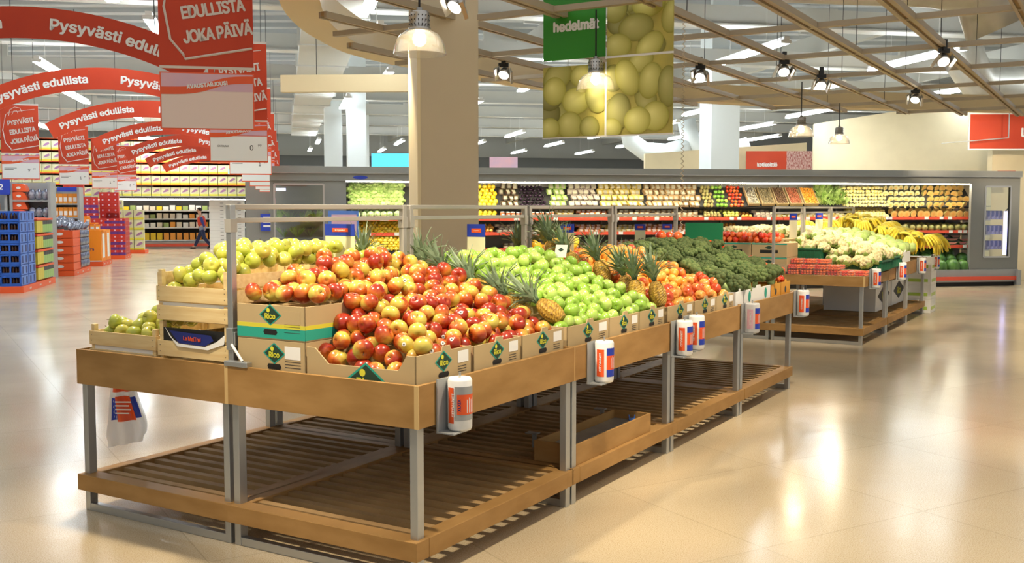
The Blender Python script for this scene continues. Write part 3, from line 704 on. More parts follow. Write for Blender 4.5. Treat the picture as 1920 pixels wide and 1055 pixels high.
# ------------------------------------------------------------------ slatted wooden crates
def crate(x0, x1, y0, y1, z0, z1, label, slats, post_top=None, liner=True):
    r = empty('wooden_crate', T(x0, y0, z0), -YW, label, 'wooden crate')
    w_, d_, h = x1-x0, y1-y0, z1-z0
    for (sz0, sz1, hi) in slats:
        for q in (0, d_-.009): MB().box(0, w_, q, q+.009, sz0-z0, sz1-z0).build('end_slat', M['crate'], r, bevel=.0015)
        for q in (0, w_-.009): MB().box(q, q+.009, .009, d_-.009, sz0-z0, hi-z0).build('side_slat', M['crate'], r, bevel=.0015)
    for px in (.009, w_-.034):
        for py in (.009, d_-.034): MB().box(px, px+.025, py, py+.025, 0, (post_top or z1)-z0).build('corner_post', M['crate'], r)
    MB().box(.005, w_-.005, .01, d_-.01, 0, .008).build('crate_floor', M['crate'], r)
    g = MB()
    for px in (.02, w_-.02):
        for (sz0, sz1, hi) in slats:
            for q in (.3, .7): g.box(px-.002, px+.002, -.001, 0, (sz0+(sz1-sz0)*q)-z0-.002, (sz0+(sz1-sz0)*q)-z0+.002)
    g.build('nail_heads', M['ink'], r)
    return r
c1 = crate(-2.24, -1.705, .03, .85, Z0, 1.02, 'low pine crate of yellow-green apples at the table end', [(.885, .902, .902), (.925, 1.0, 1.0)], 1.035)
MB().box(.01, .52, .010, .013, .03, .054).build('paper_liner', M['paper'], c1)
c2 = crate(-1.69, -1.175, .03, .85, Z0, 1.085, 'pine crate with black printed paper inside, bottom of the stack', [(.875, .885, .885), (.905, .985, .985)], 1.085)
MB().box(.02, .50, .012, .016, .03, .18).build('black_liner', M['black'], c2)
g = MB(); g.add([(.06, -.004, .19), (.1, -.006, .14), (.17, -.008, .105), (.36, -.008, .10), (.44, -.006, .13), (.50, -.004, .17), (.49, -.004, .12), (.38, -.008, .085), (.16, -.008, .09)], [(0, 1, 2, 8), (2, 3, 7, 8), (3, 4, 5, 6), (3, 6, 7)]); g.build('white_paper_edge', M['paper'], c2)
g = MB(); g.add([(.10, -.007, .17), (.17, -.009, .108), (.36, -.009, .103), (.42, -.007, .135), (.40, -.007, .16), (.2, -.007, .165)], [(0, 1, 2, 3, 4, 5)]); g.build('printed_paper', M['navy'], c2)
lettering('La MelTrei', .04, flat(.27, -.0105, .135, -.02), M['orange_red'], c2, .02)
c3 = crate(-1.69, -1.175, .03, .85, 1.09, 1.18, 'pine crate with dark knot, middle of the stack', [(1.094, 1.168, 1.168)], 1.18)
MB().box(.005, .51, .011, .03, .078, .102).build('white_film', M['white'], c3)
c4 = crate(-1.69, -1.175, .03, .95, 1.185, 1.35, 'pine crate heaped with yellow-green apples, topmost of the stack', [(1.19, 1.268, 1.258), (1.268, 1.2685, 1.338)], 1.352)

# wooden trough and brackets on the lower shelf, seen between the legs
tr = empty('wooden_trough', T(-.14, 1.52, .209), -YW, 'long wooden trough with metal bottom on the lower shelf', 'trough')
g = MB(); g.box(-.14, .13, 0, .014, 0, .12); g.box(-.14, .13, 1.06, 1.074, 0, .12); g.box(.116, .13, .014, 1.06, 0, .12); g.box(-.14, -.126, .014, 1.06, 0, .12); g.build('trough_frame', M['wood'], tr, bevel=.002)
MB().box(-.125, .115, .014, 1.06, .06, .066).build('metal_bottom', M['tin'], tr)
for k, (x, y, lab) in enumerate([(-.47, 1.83, 'small grey angle bracket on the shelf slats, end of trough'), (-.45, 2.74, 'small grey angle bracket on the shelf slats, beyond the trough')]):
    o = MB().box(0, .03, 0, .006, 0, .09).box(-.05, .03, 0, .05, .084, .09).build('angle_bracket', M['grey2']); o.location = T(x, y, .197); o.rotation_euler = (0, 0, -YW); tag(o, lab, 'bracket')
o = MB().box(-.02, .02, -.015, .015, 0, .012).tube([(-.015, 0, .012), (-.02, 0, .035)], .004, 6).tube([(.015, 0, .012), (.02, 0, .035)], .004, 6).build('blue_clip', M['crateblight']); o.location = T(-.13, 2.56, .276); tag(o, 'small blue clip on the trough bottom', 'clip')

# ================================================================== FRUIT
def apple_mesh(name, mat, r=.041, dimple=.32, n=18):
    g = MB(); prof = []
    k = 14
    for i in range(k+1):
        t = PI*i/k; rr = math.sin(t)**.9; z = -math.cos(t)
        rr *= 1+.075*z
        zz = z*.88
        zz *= 1.0; zz += {0: .22, 1: .05}.get(i, 0)*dimple/.32; zz -= {k: .34, k-1: .085, k-2: .0}.get(i, 0)*dimple/.32
        prof.append((max(rr, .02)*r*1.04, zz*r))
    g.lathe(prof, n); return g.mesh(name, mat, True)
APPLE = {k: apple_mesh(k, M[k], r_) for k, r_ in (('red_apple', .0455), ('gold_apple', .041), ('green_apple', .043), ('peach_apple', .040))}
STEM = MB().tube([(0, 0, .022), (.002, 0, .034), (.006, 0, .046)], [.0016, .0013, .0018], 5).mesh('stem', M['stem'])
stk = MB()
for (r0, r1, mi) in ((0.0, .0035, 1), (.0035, .009, 0)):
    vs = []; fs = []
    for k in range(12):
        a = 2*PI*k/12
        for rr in (r0, r1):
            th = rr/.0425; vs.append((.0482*math.sin(th)*math.cos(a), .0482*math.sin(th)*math.sin(a), .0482*math.cos(th)))
    for k in range(12):
        k2 = (k+1) % 12; fs.append((2*k, 2*k+1, 2*k2+1, 2*k2))
    stk.add(vs, fs, mi)
STICKER = stk.mesh('sticker', [M['white'], M['ink']])
def ball_mesh(name, mat, r, sub=2, sc=(1, 1, 1), fn=None): return MB().ball((0, 0, 0), r, sub, 0, sc, fn).mesh(name, mat, True)

CAMS = [np.array(c) for c in ((0, 0, 1.668), (-1.1, .2, 1.668), (1.1, .2, 1.668), (0, .3, 2.1))]
def pack(x0, x1, y0, y1, h, base, r, seed, step=.011, jit=.012, limit=2000, cull=True):
    rng = np.random.RandomState(seed)
    xs = np.arange(x0+r, x1-r+1e-6, step); ys = np.arange(y0+r, y1-r+1e-6, step)
    X, Y = np.meshgrid(xs, ys, indexing='ij'); Hh = np.vectorize(h)(X, Y)-r
    Z = np.vectorize(base)(X, Y)+r; J = rng.rand(*X.shape)*jit
    out = []; key = Z-Hh+J
    key[Z > Hh+.012] = 9
    while len(out) < limit:
        i = np.argmin(key); a, b = np.unravel_index(i, X.shape)
        if key[a, b] > 5: break
        x, y, z = X[a, b], Y[a, b], Z[a, b]; out.append((x, y, z))
        k = int(2*r/step)+2; sl = (slice(max(a-k, 0), a+k+1), slice(max(b-k, 0), b+k+1))
        d2 = (X[sl]-x)**2+(Y[sl]-y)**2; q = (2*r)**2-d2
        zz = np.where(q > 0, z+np.sqrt(np.maximum(q, 0)), -9); Z[sl] = np.maximum(Z[sl], zz)
        key[sl] = Z[sl]-Hh[sl]+J[sl]; key[sl][Z[sl] > Hh[sl]+.012] = 9
    P = np.array([tuple(T(*p)) for p in out])
    if cull and len(P):
        keep = np.zeros(len(P), bool)
        for c in CAMS:
            for i in range(len(P)):
                if keep[i]: continue
                d = P[i]-c; D = np.linalg.norm(d); d /= D
                u = np.cross(d, (0, 0, 1)); u /= np.linalg.norm(u); v = np.cross(u, d)
                rel = P-c; t = rel@d
                front = (t < D-.3*r) & (t > D-1.5) & (np.linalg.norm(rel-np.outer(t, d), axis=1) < 2*r)
                if not front.any(): keep[i] = True; continue
                a_ = rel[front]@u-(P[i]-c)@u; b_ = rel[front]@v-(P[i]-c)@v
                for k in range(9):
                    an = k*PI/4; ro = 0 if k == 8 else .78*r
                    if ((a_-ro*math.cos(an))**2+(b_-ro*math.sin(an))**2 > r*r).all(): keep[i] = True; break
        P = P[keep]
    return [Vector(p) for p in P]
def heap(kind, me, P, label, cat, group, rng, sc=(.93, 1.07), tilt=PI, stem=0, sticker=0, squash=None):
    first = None
    for p in P:
        s_ = rng.uniform(*sc)
        rot = (rng.uniform(-tilt, tilt), rng.uniform(-tilt, tilt), rng.uniform(0, 2*PI))
        m = me if not isinstance(me, list) else rng.choice(me)
        o = inst(kind, m, p, rot, s_ if not squash else tuple(s_*q for q in squash)); tag(o, label, cat, group)
        if stem and rng.random() < stem: inst('stem', STEM, (0, 0, 0), parent=o)
        if sticker and rng.random() < sticker:
            e = Euler(rot).to_matrix().inverted() @ (Vector((0, 0, 1.668))-Vector(p)+Vector((rng.uniform(-1.5, 1.5), 0, rng.uniform(-.5, 2.5)))).normalized()
            k = inst('sticker', STICKER, (0, 0, 0), e.to_track_quat('Z', 'Y').to_euler(), parent=o)
R = random.Random(3)
def bed(name, x0, x1, y0, y1, base, label, mat='card', n=14):
    vs = []; fs = []
    for i in range(n+1):
        for j in range(n+1):
            x = x0+(x1-x0)*i/n; y = y0+(y1-y0)*j/n; vs.append((*T(x, y)[:2], max(base(x, y)-.002, .88)))
    m_ = n+1; N2 = m_*m_
    vs += [(v[0], v[1], .875) for v in vs]
    for i in range(n):
        for j in range(n): a = i*m_+j; fs += [(a, a+1, a+m_+1, a+m_), (N2+a, N2+a+m_, N2+a+m_+1, N2+a+1)]
    for i in range(n):
        a = i*m_; fs.append((a, a+m_, N2+a+m_, N2+a)); a = i*m_+n; fs.append((a+m_, a, N2+a, N2+a+m_))
        a = i; fs.append((a+1, a, N2+a, N2+a+1)); a = n*m_+i; fs.append((a, a+1, N2+a+1, N2+a))
    o = MB().add(vs, fs).build(name, M[mat]); tag(o, label, 'display riser'); return o
# red apples
def h_red(x, y):
    A = 1.055+.37*(-x)
    if x > -.668: B = 1.0+.85*max(0, y-.06) if y < .5 else 2
    else: B = 1.275+.27*y
    if -.72 < x <= -.668: B = max(B, 1.26)
    return min(A, B, 1.465, 1.465-.5*max(0, y-1.1) if x < -.8 else 9)
def b_red(x, y):
    b = max(.885 if y < .474 else .95, h_red(x, y)-.155)
    if x < -.66 and y < .64: b = max(b, 1.212)
    return b
P = pack(-1.118, -.036, .04, 1.42, h_red, b_red, .044, 1)
heap('red_apple', APPLE['red_apple'], P, 'red apple flushed with yellow in the large heap on the front table', 'apple', 'red apples heaped on the front table', R, stem=.8, sticker=.10)
bed('display_riser', -1.10, -.64, .66, 1.42, lambda x, y: b_red(x, y), 'sloped cardboard riser under the red apples, behind the cartons')
# green apples
def h_gr(x, y): return min(1.06+.40*(-x), 1.40, 1.40-.0*y) if y > 1.62 else min(1.045+.30*(-x), 1.09 if x > -.1 else 9)
def b_gr(x, y): return max(.93, h_gr(x, y)-.135)
P = pack(-1.06, -.036, 1.62, 2.84, h_gr, b_gr, .0415, 2)
P += pack(-.26, -.036, 1.46, 1.62, lambda x, y: 1.05, lambda x, y: .95, .037, 5)
heap('green_apple', APPLE['green_apple'], P, 'bright green apple in the heap between the pineapples', 'apple', 'green apples heaped between the pineapples', R, stem=.5)
bed('display_riser', -1.10, -.64, 1.47, 2.86, b_gr, 'sloped cardboard riser under the green apples')
# orange-red apples
def h_or(x, y): return min(1.04+.385*(-x), 1.36)
def b_or(x, y): return max(.93, h_or(x, y)-.12)
P = pack(-1.08, -.036, 2.98, 4.26, h_or, b_or, .037, 3)
P1 = [p for p in P if (p-T(-.75, 3.6, p.z)).length > .52]; P2 = [p for p in P if p not in P1]
heap('orange_red_apple', APPLE['peach_apple'], P1, 'orange-red apple in the heap beside the broccoli', 'apple', 'orange-red apples beside the broccoli', R)
heap('tangerine', ball_mesh('tangerine', M['orange'], .037, 2, (1, 1, .88)), P2, 'bright orange tangerine above the orange-red apples', 'tangerine', 'tangerines above the orange-red apples', R)
bed('display_riser', -1.10, -.64, 2.92, 4.28, b_or, 'sloped cardboard riser under the orange-red apples')
# yellow-green apples in the crates
def h_c4(x, y): return min(1.285+.42*min(x+1.69, .35)+.36*max(0, y-.05)*1.2, 1.30+.42*y+.25*min(-1.17-x+.2, .3), 1.49)
P = pack(-1.675, -1.18, .045, .94, h_c4, lambda x, y: max(1.21, h_c4(x, y)-.13), .0385, 4)
P += pack(-1.72, -1.20, .96, 1.44, lambda x, y: 1.46, lambda x, y: 1.34, .0385, 14)
P = [p for p in P]
heap('golden_apple', APPLE['gold_apple'], P, 'yellow-green apple heaped in the topmost pine crate', 'apple', 'yellow-green apples in the topmost crate', R, stem=.5)
def h_c1(x, y): return min(1.05+.5*(x+2.23)*.55, 1.05+.42*y) if y < .6 else 1.19
P = pack(-2.225, -1.71, .045, .84, h_c1, lambda x, y: max(.89, h_c1(x, y)-.12), .0375, 6)
heap('golden_apple', APPLE['gold_apple'], P, 'yellow-green apple in the low pine crate at the table end', 'apple', 'yellow-green apples in the low crate', R, stem=.5)
crate(-1.69, -1.175, .96, 1.45, .90, 1.338, 'tall pine crate behind the stack, facing the red apples', [(.92, 1.03, 1.03), (1.05, 1.17, 1.17), (1.19, 1.258, 1.258), (1.268, 1.338, 1.338)], 1.345)
# behind the ridge: citrus, mangoes
def h_b(x, y): return 1.32-.25*(-1.2-x)
bed('display_riser', -2.2, -1.19, 1.49, 5.8, lambda x, y: h_b(x, y)-.09, 'long sloped riser along the back row of tables')
P = pack(-1.95, -1.18, 1.5, 2.9, h_b, lambda x, y: h_b(x, y)-.09, .038, 8)
heap('orange', ball_mesh('orange', M['orange'], .038), [p for i, p in enumerate(P) if i % 4], 'orange in the mixed citrus heap before the pillar', 'orange', 'oranges in the citrus heap before the pillar', R)
heap('lime', ball_mesh('lime', M['lime'], .036, 2, (1, 1, 1.2)), [p for i, p in enumerate(P) if i % 4 == 0], 'pale green lime in the citrus heap before the pillar', 'lime', 'limes in the citrus heap before the pillar', R)
P = pack(-1.85, -1.18, 3.0, 3.9, lambda x, y: 1.44-.3*(-1.2-x), lambda x, y: h_b(x, y)-.09, .055, 9)
heap('mango', ball_mesh('mango', M['mango'], .052, 2, (.85, 1, 1.5)), P, 'golden yellow mango heaped behind the green apples', 'mango', 'mangoes heaped behind the green apples', R, tilt=.9)

# pineapples
def pine_body():
    g = MB(); n = 24; rows = 20; prof = []; vs = []; fs = []
    for i in range(rows+1):
        t = i/rows; rr = .056*(math.sin(PI*(.12+.8*t))**.55)
        for k in range(n):
            a = 2*PI*(k+(i % 2)*.5)/n
            b = 1+.09*((k+i) % 2 if True else 0)-.03
            vs.append((rr*b*math.cos(a), rr*b*math.sin(a), .17*t))
    for i in range(rows):
        for k in range(n):
            k2 = (k+1) % n; fs.append((i*n+k, i*n+k2, (i+1)*n+k2, (i+1)*n+k))
    fs += [tuple(range(n-1, -1, -1)), tuple(range(rows*n, rows*n+n))]
    g.add(vs, fs); return g.mesh('pineapple', M['pine'])
def pine_crown(seed):
    rg = random.Random(seed); g = MB()
    for k in range(46):
        a = k*2.4; lean = .12+.95*(1-k/46.)*.9; L = rg.uniform(.17, .27)*(.75+.35*k/46); wd = rg.uniform(.012, .017)
        pts = []
        for j in range(5):
            t = j/4.; th = lean*(.35+.9*t)
            pts.append((L*t*math.sin(th), L*t*math.cos(th)))
        vs = []; fs = []
        M4 = Matrix.Translation((0, 0, .165)) @ Matrix.Rotation(a, 4, 'Z')
        for j, (d, z) in enumerate(pts):
            wj = wd*(1-(j/4.)**1.6)+.0006
            vs += [(d, -wj, z+.004), (d-.003, 0, z), (d, wj, z+.004)]
        for j in range(4):
            a0 = j*3; fs += [(a0, a0+1, a0+4, a0+3), (a0+1, a0+2, a0+5, a0+4)]
        g.add(vs, fs, 0, M4)
    return g.mesh('leaf_crown', M['pine_leaf'])
PB = pine_body(); PC = [pine_crown(i) for i in range(3)]
def pineapple(x, y, z, rx, ry, rz, label, group=None, sc=1):
    o = inst('pineapple', PB, T(x, y, z), (rx, ry, rz-YW), sc); tag(o, label, 'pineapple', group); inst('leaf_crown', R.choice(PC), (0, 0, 0), parent=o); return o
G1 = 'pineapples between red and green apples'; G2 = 'pineapples between green and orange-red apples'
for i, (x, y, z, ry) in enumerate([(-.10, 1.52, 1.04, -1.0), (-.34, 1.55, 1.05, -.9), (-.56, 1.52, 1.13, -.9), (-.78, 1.53, 1.17, -.8), (-.98, 1.53, 1.20, -.7)]):
    pineapple(x, y, z, R.uniform(-.25, .1), ry, R.uniform(-.3, .3), 'pineapple with spiky crown lying between red and green apples' if i else 'pineapple lying at the carton edge between red and green apples', G1 if i else None)
for i, (x, y, z, ry) in enumerate([(-.06, 2.86, 1.01, -.35), (-.17, 2.74, 1.02, -.3), (-.30, 2.9, 1.04, -.4), (-.5, 2.92, 1.14, -.4), (-.72, 2.95, 1.2, -.5), (-.9, 2.92, 1.27, -.4)]):
    pineapple(x, y, z, R.uniform(-.2, .1), ry, R.uniform(-.3, .3), 'pineapple standing between green and orange-red apples', G2)
for i, (x, y) in enumerate([(-1.25, 1.2), (-1.28, 2.95), (-1.3, 3.55)]):
    pineapple(x, y, 1.20 if i else 1.18, -.15, -.2 + .3*(i % 2), 0, 'pineapple standing in the back row under the steel rails', 'pineapples in the back row')

# broccoli
def clump(name, mat, n, r, rb, seed, flat_=.62):
    rg = random.Random(seed); g = MB()
    for k in range(n):
        t = (k+.5)/n; ph = math.acos(1-t*1.05); a = k*2.39996
        d = (math.sin(ph)*math.cos(a), math.sin(ph)*math.sin(a), math.cos(ph)*flat_)
        s_ = rb*rg.uniform(.8, 1.2)
        g.ball((d[0]*r, d[1]*r, d[2]*r), s_, 2, fn=lambda p: 1+.07*math.sin(p.x*17+k)*math.sin(p.y*15)*math.sin(p.z*13+k))
    g.ball((0, 0, -.01), r*.93, 2, sc=(1, 1, flat_))
    return g.mesh(name, mat, True)
BR = [clump('broccoli_head', M['broc'], 26, .062, .024, s_) for s_ in range(3)]
BST = MB().tube([(0, 0, -.01), (0, 0, -.06), (.004, 0, -.11)], [.03, .02, .017], 8).mesh('stalk', M['broc_stem'], True)
def h_br(x, y): return min(1.13+.36*(-x), 1.40) if y > 4.7 else min(1.08+.36*(-x), 1.385)
P = pack(-1.1, -.0, 4.28, 5.62, h_br, lambda x, y: max(.93, h_br(x, y)-.14), .07, 11, jit=.03)
for p in P:
    o = inst('broccoli', R.choice(BR), p, (R.uniform(-.7, .5), R.uniform(-.3, .8), R.uniform(0, 6)), R.uniform(1.0, 1.35)); tag(o, 'dark green broccoli head in the heap beside the orange-red apples', 'broccoli', 'broccoli heads on the table')
    inst('stalk', BST, (0, 0, 0), parent=o)
bed('display_riser', -1.10, -.64, 4.32, 5.84, lambda x, y: max(.9, h_br(x, y)-.19), 'sloped riser under the broccoli')
TOM = ball_mesh('tomato', M['tomato'], .034, 2, (1, 1, .86))
P = pack(-1.1, -.04, 5.56, 5.86, lambda x, y: min(1.08+.36*-x, 1.38), lambda x, y: max(.93, .96+.36*-x), .033, 12)
heap('tomato', TOM, P, 'red tomato in the heap at the end of the broccoli table', 'tomato', 'tomatoes behind the broccoli', R)
# bigger peppers on top at the back
for i, (x, y, z) in enumerate([(-1.0, 5.1, 1.415), (-.9, 5.25, 1.405), (-1.02, 5.35, 1.40)]):
    o = inst('red_pepper', ball_mesh('red_pepper', M['tomato'], .05, 3, (1, 1, 1.0), lambda p: 1+.06*math.cos(3*math.atan2(p.y, p.x))), T(x, y, z)); tag(o, 'shiny red pepper resting on top behind the broccoli', 'pepper', 'red peppers behind the broccoli')

# price flags and green card
def flag(x, y, z0, z1, w_, label, rz=0, lean=0):
    r = empty('price_flag', T(x, y, z0), -YW+rz, label, 'price sign'); r.rotation_euler = (lean, 0, -YW+rz)
    h = z1-z0; hb = h*.27
    MB().box(0, w_, 0, .004, 0, h-hb).build('cream_panel', M['flagcream'], r)
    MB().box(0, w_, -.001, .005, h-hb, h).build('blue_header', M['blue'], r)
    MB().box(w_*.26, w_*.8, -.003, -.0012, h-hb*.66, h-hb*.34).build('orange_logo', M['orange_red'], r)
    lettering('K citymarket', w_*.09, flat(w_*.53, -.0035, h-hb*.5), M['white'], r, .01)
    return r
flag(-1.335, .95, 1.33, 1.578, .215, 'blue headed price sign with yellow face behind the red apples, largest one', lean=.05)
flag(-1.155, 2.15, 1.25, 1.562, .14, 'blue headed cream price sign standing before the beige pillar')
flag(-1.17, 3.5, 1.30, 1.545, .115, 'blue headed price sign standing behind the pineapples')
f4 = flag(-1.165, 4.9, 1.33, 1.525, .10, 'blue headed price sign marked 2 behind the broccoli')
lettering('2', .06, flat(.045, -.002, .05), M['ink'], f4, .01); lettering('99', .028, flat(.075, -.002, .065), M['ink'], f4, .01)
flag(-1.15, 5.5, 1.33, 1.518, .095, 'blue headed blank price sign next to the green card')
for (px, y, lab) in ((-1.13, 10.0, 'small blue headed price sign in the cauliflower, near the post'), (-1.13, 11.3, 'small blue headed price sign in the cauliflower, middle of the rail')):
    flag(px, y-.3, 1.28, 1.60, .10, lab)
o = MB().box(0, .385, 0, .006, 0, .24).build('green_card', M['cardgreen']); o.location = T(-1.115, 6.0, 1.285); o.rotation_euler = (0, 0, -YW); tag(o, 'square green card fixed upright behind the tomatoes', 'card')
MB().tube([(.19, .012, 0), (.19, .012, -.45)], .006, 6).build('support_rod', M['rail'], o)
# small white label card among the green apples, yellow tags
o = MB().box(-.045, .045, 0, .003, 0, .09).build('label_card', M['paper']); o.location = T(-.72, 2.65, 1.33); o.rotation_euler = (-.3, 0, -YW); tag(o, 'small white card with green emblem stuck among green apples', 'label card')
MB().add([(-.022, -.001, .055), (0, -.001, .04), (.022, -.001, .055), (0, -.001, .07)], [(0, 1, 2, 3)]).build('emblem', M['dgreen'], o)
o = MB().box(-.06, .06, 0, .003, 0, .05).build('label_card', M['yellow']); o.location = T(-.82, 1.72, 1.335); o.rotation_euler = (-.6, 0, -YW); tag(o, 'yellow price card lying on the green apples', 'label card')

# ================================================================== SECOND ISLAND PRODUCE
PUN = MB()
PUN.box(-.075, .075, -.055, .055, 0, .06)
PUNM = PUN.mesh('clear_tray', M['clear'])
tm = MB()
rg = random.Random(4)
for i in range(4):
    for j in range(3):
        for k in range(2): tm.ball((-.054+i*.036, -.035+j*.035, .018+k*.028), .0165, 1)
CT = tm.mesh('cherry_tomatoes', M['tomato'], True)
k_ = 0
for iy in range(3):
    for ix in range(7):
        for iz in range(1 if ix > 4 else (2 if (iy == 0 or ix > 3) else 3)):
            e = empty('tomato_punnet', T(-1.12+ix*.165, 9.33+iy*.125, .835+iz*.067), -YW+R.uniform(-.06, .06), 'clear punnet of cherry tomatoes on the shallow wooden table', 'punnet', 'punnets of cherry tomatoes')
            inst('clear_tray', PUNM, (0, 0, 0), parent=e); c_ = inst('cherry_tomatoes', CT, (0, 0, 0), parent=e); c_['kind'] = 'stuff'
def gcrate(x0, x1, y0, y1, z0, z1, label):
    r = empty('plastic_crate', T(x0, y0, z0), -YW, label, 'plastic crate'); w_, d_, h = x1-x0, y1-y0, z1-z0
    g = MB(); t = .012
    for (a, b, c, d) in ((0, w_, 0, t), (0, w_, d_-t, d_), (0, t, t, d_-t), (w_-t, w_, t, d_-t)): g.box(a, b, c, d, 0, h)
    g.box(0, w_, 0, d_, 0, .01); g.build('crate_body', M['greencrate'], r, bevel=.002)
    g = MB(); g.box(-.012, w_+.012, -.012, 0, h-.02, h); g.box(w_, w_+.012, 0, d_, h-.02, h)
    k = int(w_/.05)
    for i in range(k): g.box(.02+i*.05, .03+i*.05, -.006, 0, .01, h-.02)
    for i in range(int(d_/.05)): g.box(w_, w_+.006, .02+i*.05, .03+i*.05, .01, h-.02)
    g.build('rim_and_ribs', M['greencrate'], r)
    return r
gcrate(-1.20, -.75, 9.78, 10.3, .86, 1.15, 'deep green plastic crate under the cauliflower, beside the post')
gcrate(-.73, -.03, 10.0, 10.66, .86, 1.0, 'low green plastic crate of cauliflower at the corner')
gcrate(-.73, -.03, 10.71, 11.4, .87, 1.02, 'low green plastic crate of cauliflower next to the white carton')
fruit_box(-.63, -.06, 11.45, 12.2, Z0, 1.05, 'white carton with dark dots holding cabbages', kind='white', side_logo=False)
CA = [clump('cauliflower', M['cauli'], 22, .06, .026, s_+5, .75) for s_ in range(2)]
lf = MB()
for k in range(7):
    a = k*2*PI/7; Mx = Matrix.Rotation(a, 4, 'Z')
    lf.add([(.02, -.03, -.06), (.02, .03, -.06), (.07, .045, -.03), (.07, -.045, -.03), (.088, .025, .0), (.088, -.025, .0), (.09, 0, .02)], [(0, 1, 2, 3), (3, 2, 4, 5), (5, 4, 6)], 0, Mx)
CL = lf.mesh('outer_leaves', M['leaf'])
def h_ca(x, y): return min(1.10+.30*(-x), 1.38, 1.2+.38*(y-9.85) if x < -.74 else 1.09+.5*(y-10.0))
P = pack(-1.22, -.03, 9.82, 11.5, h_ca, lambda x, y: max(.9, h_ca(x, y)-.17), .074, 21, step=.02, jit=.04)
P += pack(-2.1, -1.2, 9.6, 11.5, lambda x, y: 1.42, lambda x, y: 1.27, .074, 22, step=.02, jit=.04)
for p in P:
    o = inst('cauliflower', R.choice(CA), p, (R.uniform(-.6, .3), R.uniform(-.2, .7), R.uniform(0, 6)), R.uniform(1.0, 1.3)); tag(o, 'creamy cauliflower head in the heap behind the punnets', 'cauliflower', 'cauliflower heads on the rear island')
    inst('outer_leaves', CL, (0, 0, 0), parent=o)
bed('display_riser', -1.2, -.05, 9.8, 11.5, lambda x, y: h_ca(x, y)-.22, 'riser under the cauliflower heap')
bed('display_riser', -2.1, -1.21, 9.6, 13.6, lambda x, y: 1.26, 'riser at the back of the cauliflower island')
def cab_fn(p): return 1+.05*math.sin(5*math.atan2(p.y, p.x)+3*p.z)
CB = ball_mesh('cabbage', M['cabbage'], .085, 3, (1, 1, .9), cab_fn)
def h_cb(x, y): return min(1.14+.28*(-x), 1.40)
P = pack(-1.2, -.04, 11.5, 12.75, h_cb, lambda x, y: max(.95, h_cb(x, y)-.18), .085, 23, step=.02, jit=.03)
heap('cabbage', CB, P, 'pale green cabbage between cauliflower and bananas', 'cabbage', 'cabbages on the rear island', R)
bed('display_riser', -1.2, -.66, 11.5, 13.6, lambda x, y: h_cb(x, y)-.2, 'riser under the cabbages and bananas')
# bananas
def banana_bunch(seed):
    rg = random.Random(seed); g = MB(); n = 6
    for k in range(n):
        a = (k-(n-1)/2)*.24; pts = []; rr = []
        for j in range(8):
            t = j/7.; th = -1.05*t+.35
            pts.append(Vector((.0, -.19*math.sin(t*1.5)*1.0, -.20*t*t*.9+.03*math.sin(t*3))))
            rr.append(.018*(math.sin(PI*(.12+.8*t))**.5))
        Mx = Matrix.Rotation(a, 4, 'Z') @ Matrix.Rotation(rg.uniform(-.1, .1), 4, 'X')
        g.tube([Mx @ p_ for p_ in pts], rr, 7, 0)
        q = Mx @ pts[-1]; g.ball(q, .008, 1, 1)
    g.ball((0, 0, .0), .022, 1, 1, (1, 1, .8))
    return g.mesh('banana_bunch', [M['banana'], M['banana_tip']], True)
BN = [banana_bunch(i) for i in range(3)]
cnt = 0
for iy in range(7):
    for ix in range(8):
        x = -1.15+ix*.16+R.uniform(-.03, .03); y = 12.82+iy*.19+R.uniform(-.03, .03)
        z = min(1.14+.30*(-x), 1.46)+.05+R.uniform(-.02, .03)
        o = inst('banana_bunch', R.choice(BN), T(x, y, z), (R.uniform(-.5, .5), R.uniform(-.3, .3), R.uniform(-2.8, 2.8)), R.uniform(.95, 1.2)); tag(o, 'bunch of yellow bananas heaped at the end of the rear island', 'bananas', 'banana bunches on the rear island')
for ix in range(9):
    x = -1.25-R.uniform(0, .5); y = 11.8+ix*.26
    o = inst('banana_bunch', R.choice(BN), T(x, y, 1.42+R.uniform(0, .05)), (R.uniform(-.3, .3), 0, R.uniform(-1.6, 1.6)), 1.1); tag(o, 'bunch of yellow bananas lying behind the cabbages', 'bananas', 'banana bunches behind the cabbages')
# banana cartons stacked at the end of island two, and cartons on the lower shelf
bx = 0
for k in range(4):
    r = empty('banana_carton', T(-.42, 13.75, .002+k*.222), -YW, 'white printed banana carton in the end stack, ' + ['bottom one', 'second up', 'third up', 'topmost'][k], 'carton')
    MB().box(0, .42, 0, .5, 0, .22).build('carton', M['paper'], r, bevel=.003)
    MB().box(.4205, .4215, .05, .45, .05, .1).box(.05, .37, -.0015, -.0005, .05, .1).build('printed_band', M['lime'], r)
for k, (y, lab) in enumerate(((11.35, 'below the cauliflower'), (12.5, 'below the cabbages'))):
    r = empty('storage_carton', T(-1.08, y, .21), -YW, 'white carton with black diamond on the lower shelf, ' + lab, 'carton')
    MB().box(0, .72, 0, 1.1, 0, .38).build('carton', M['paper'], r, bevel=.004)
    MB().add([(.721, .12, .21), (.721, .55, .07), (.721, .98, .21), (.721, .55, .35)], [(0, 1, 2, 3)]).build('black_diamond', M['black'], r)
    lettering('Rico', .2, flatx(.7225, .55, .2), M['lyellow'], r, .02)
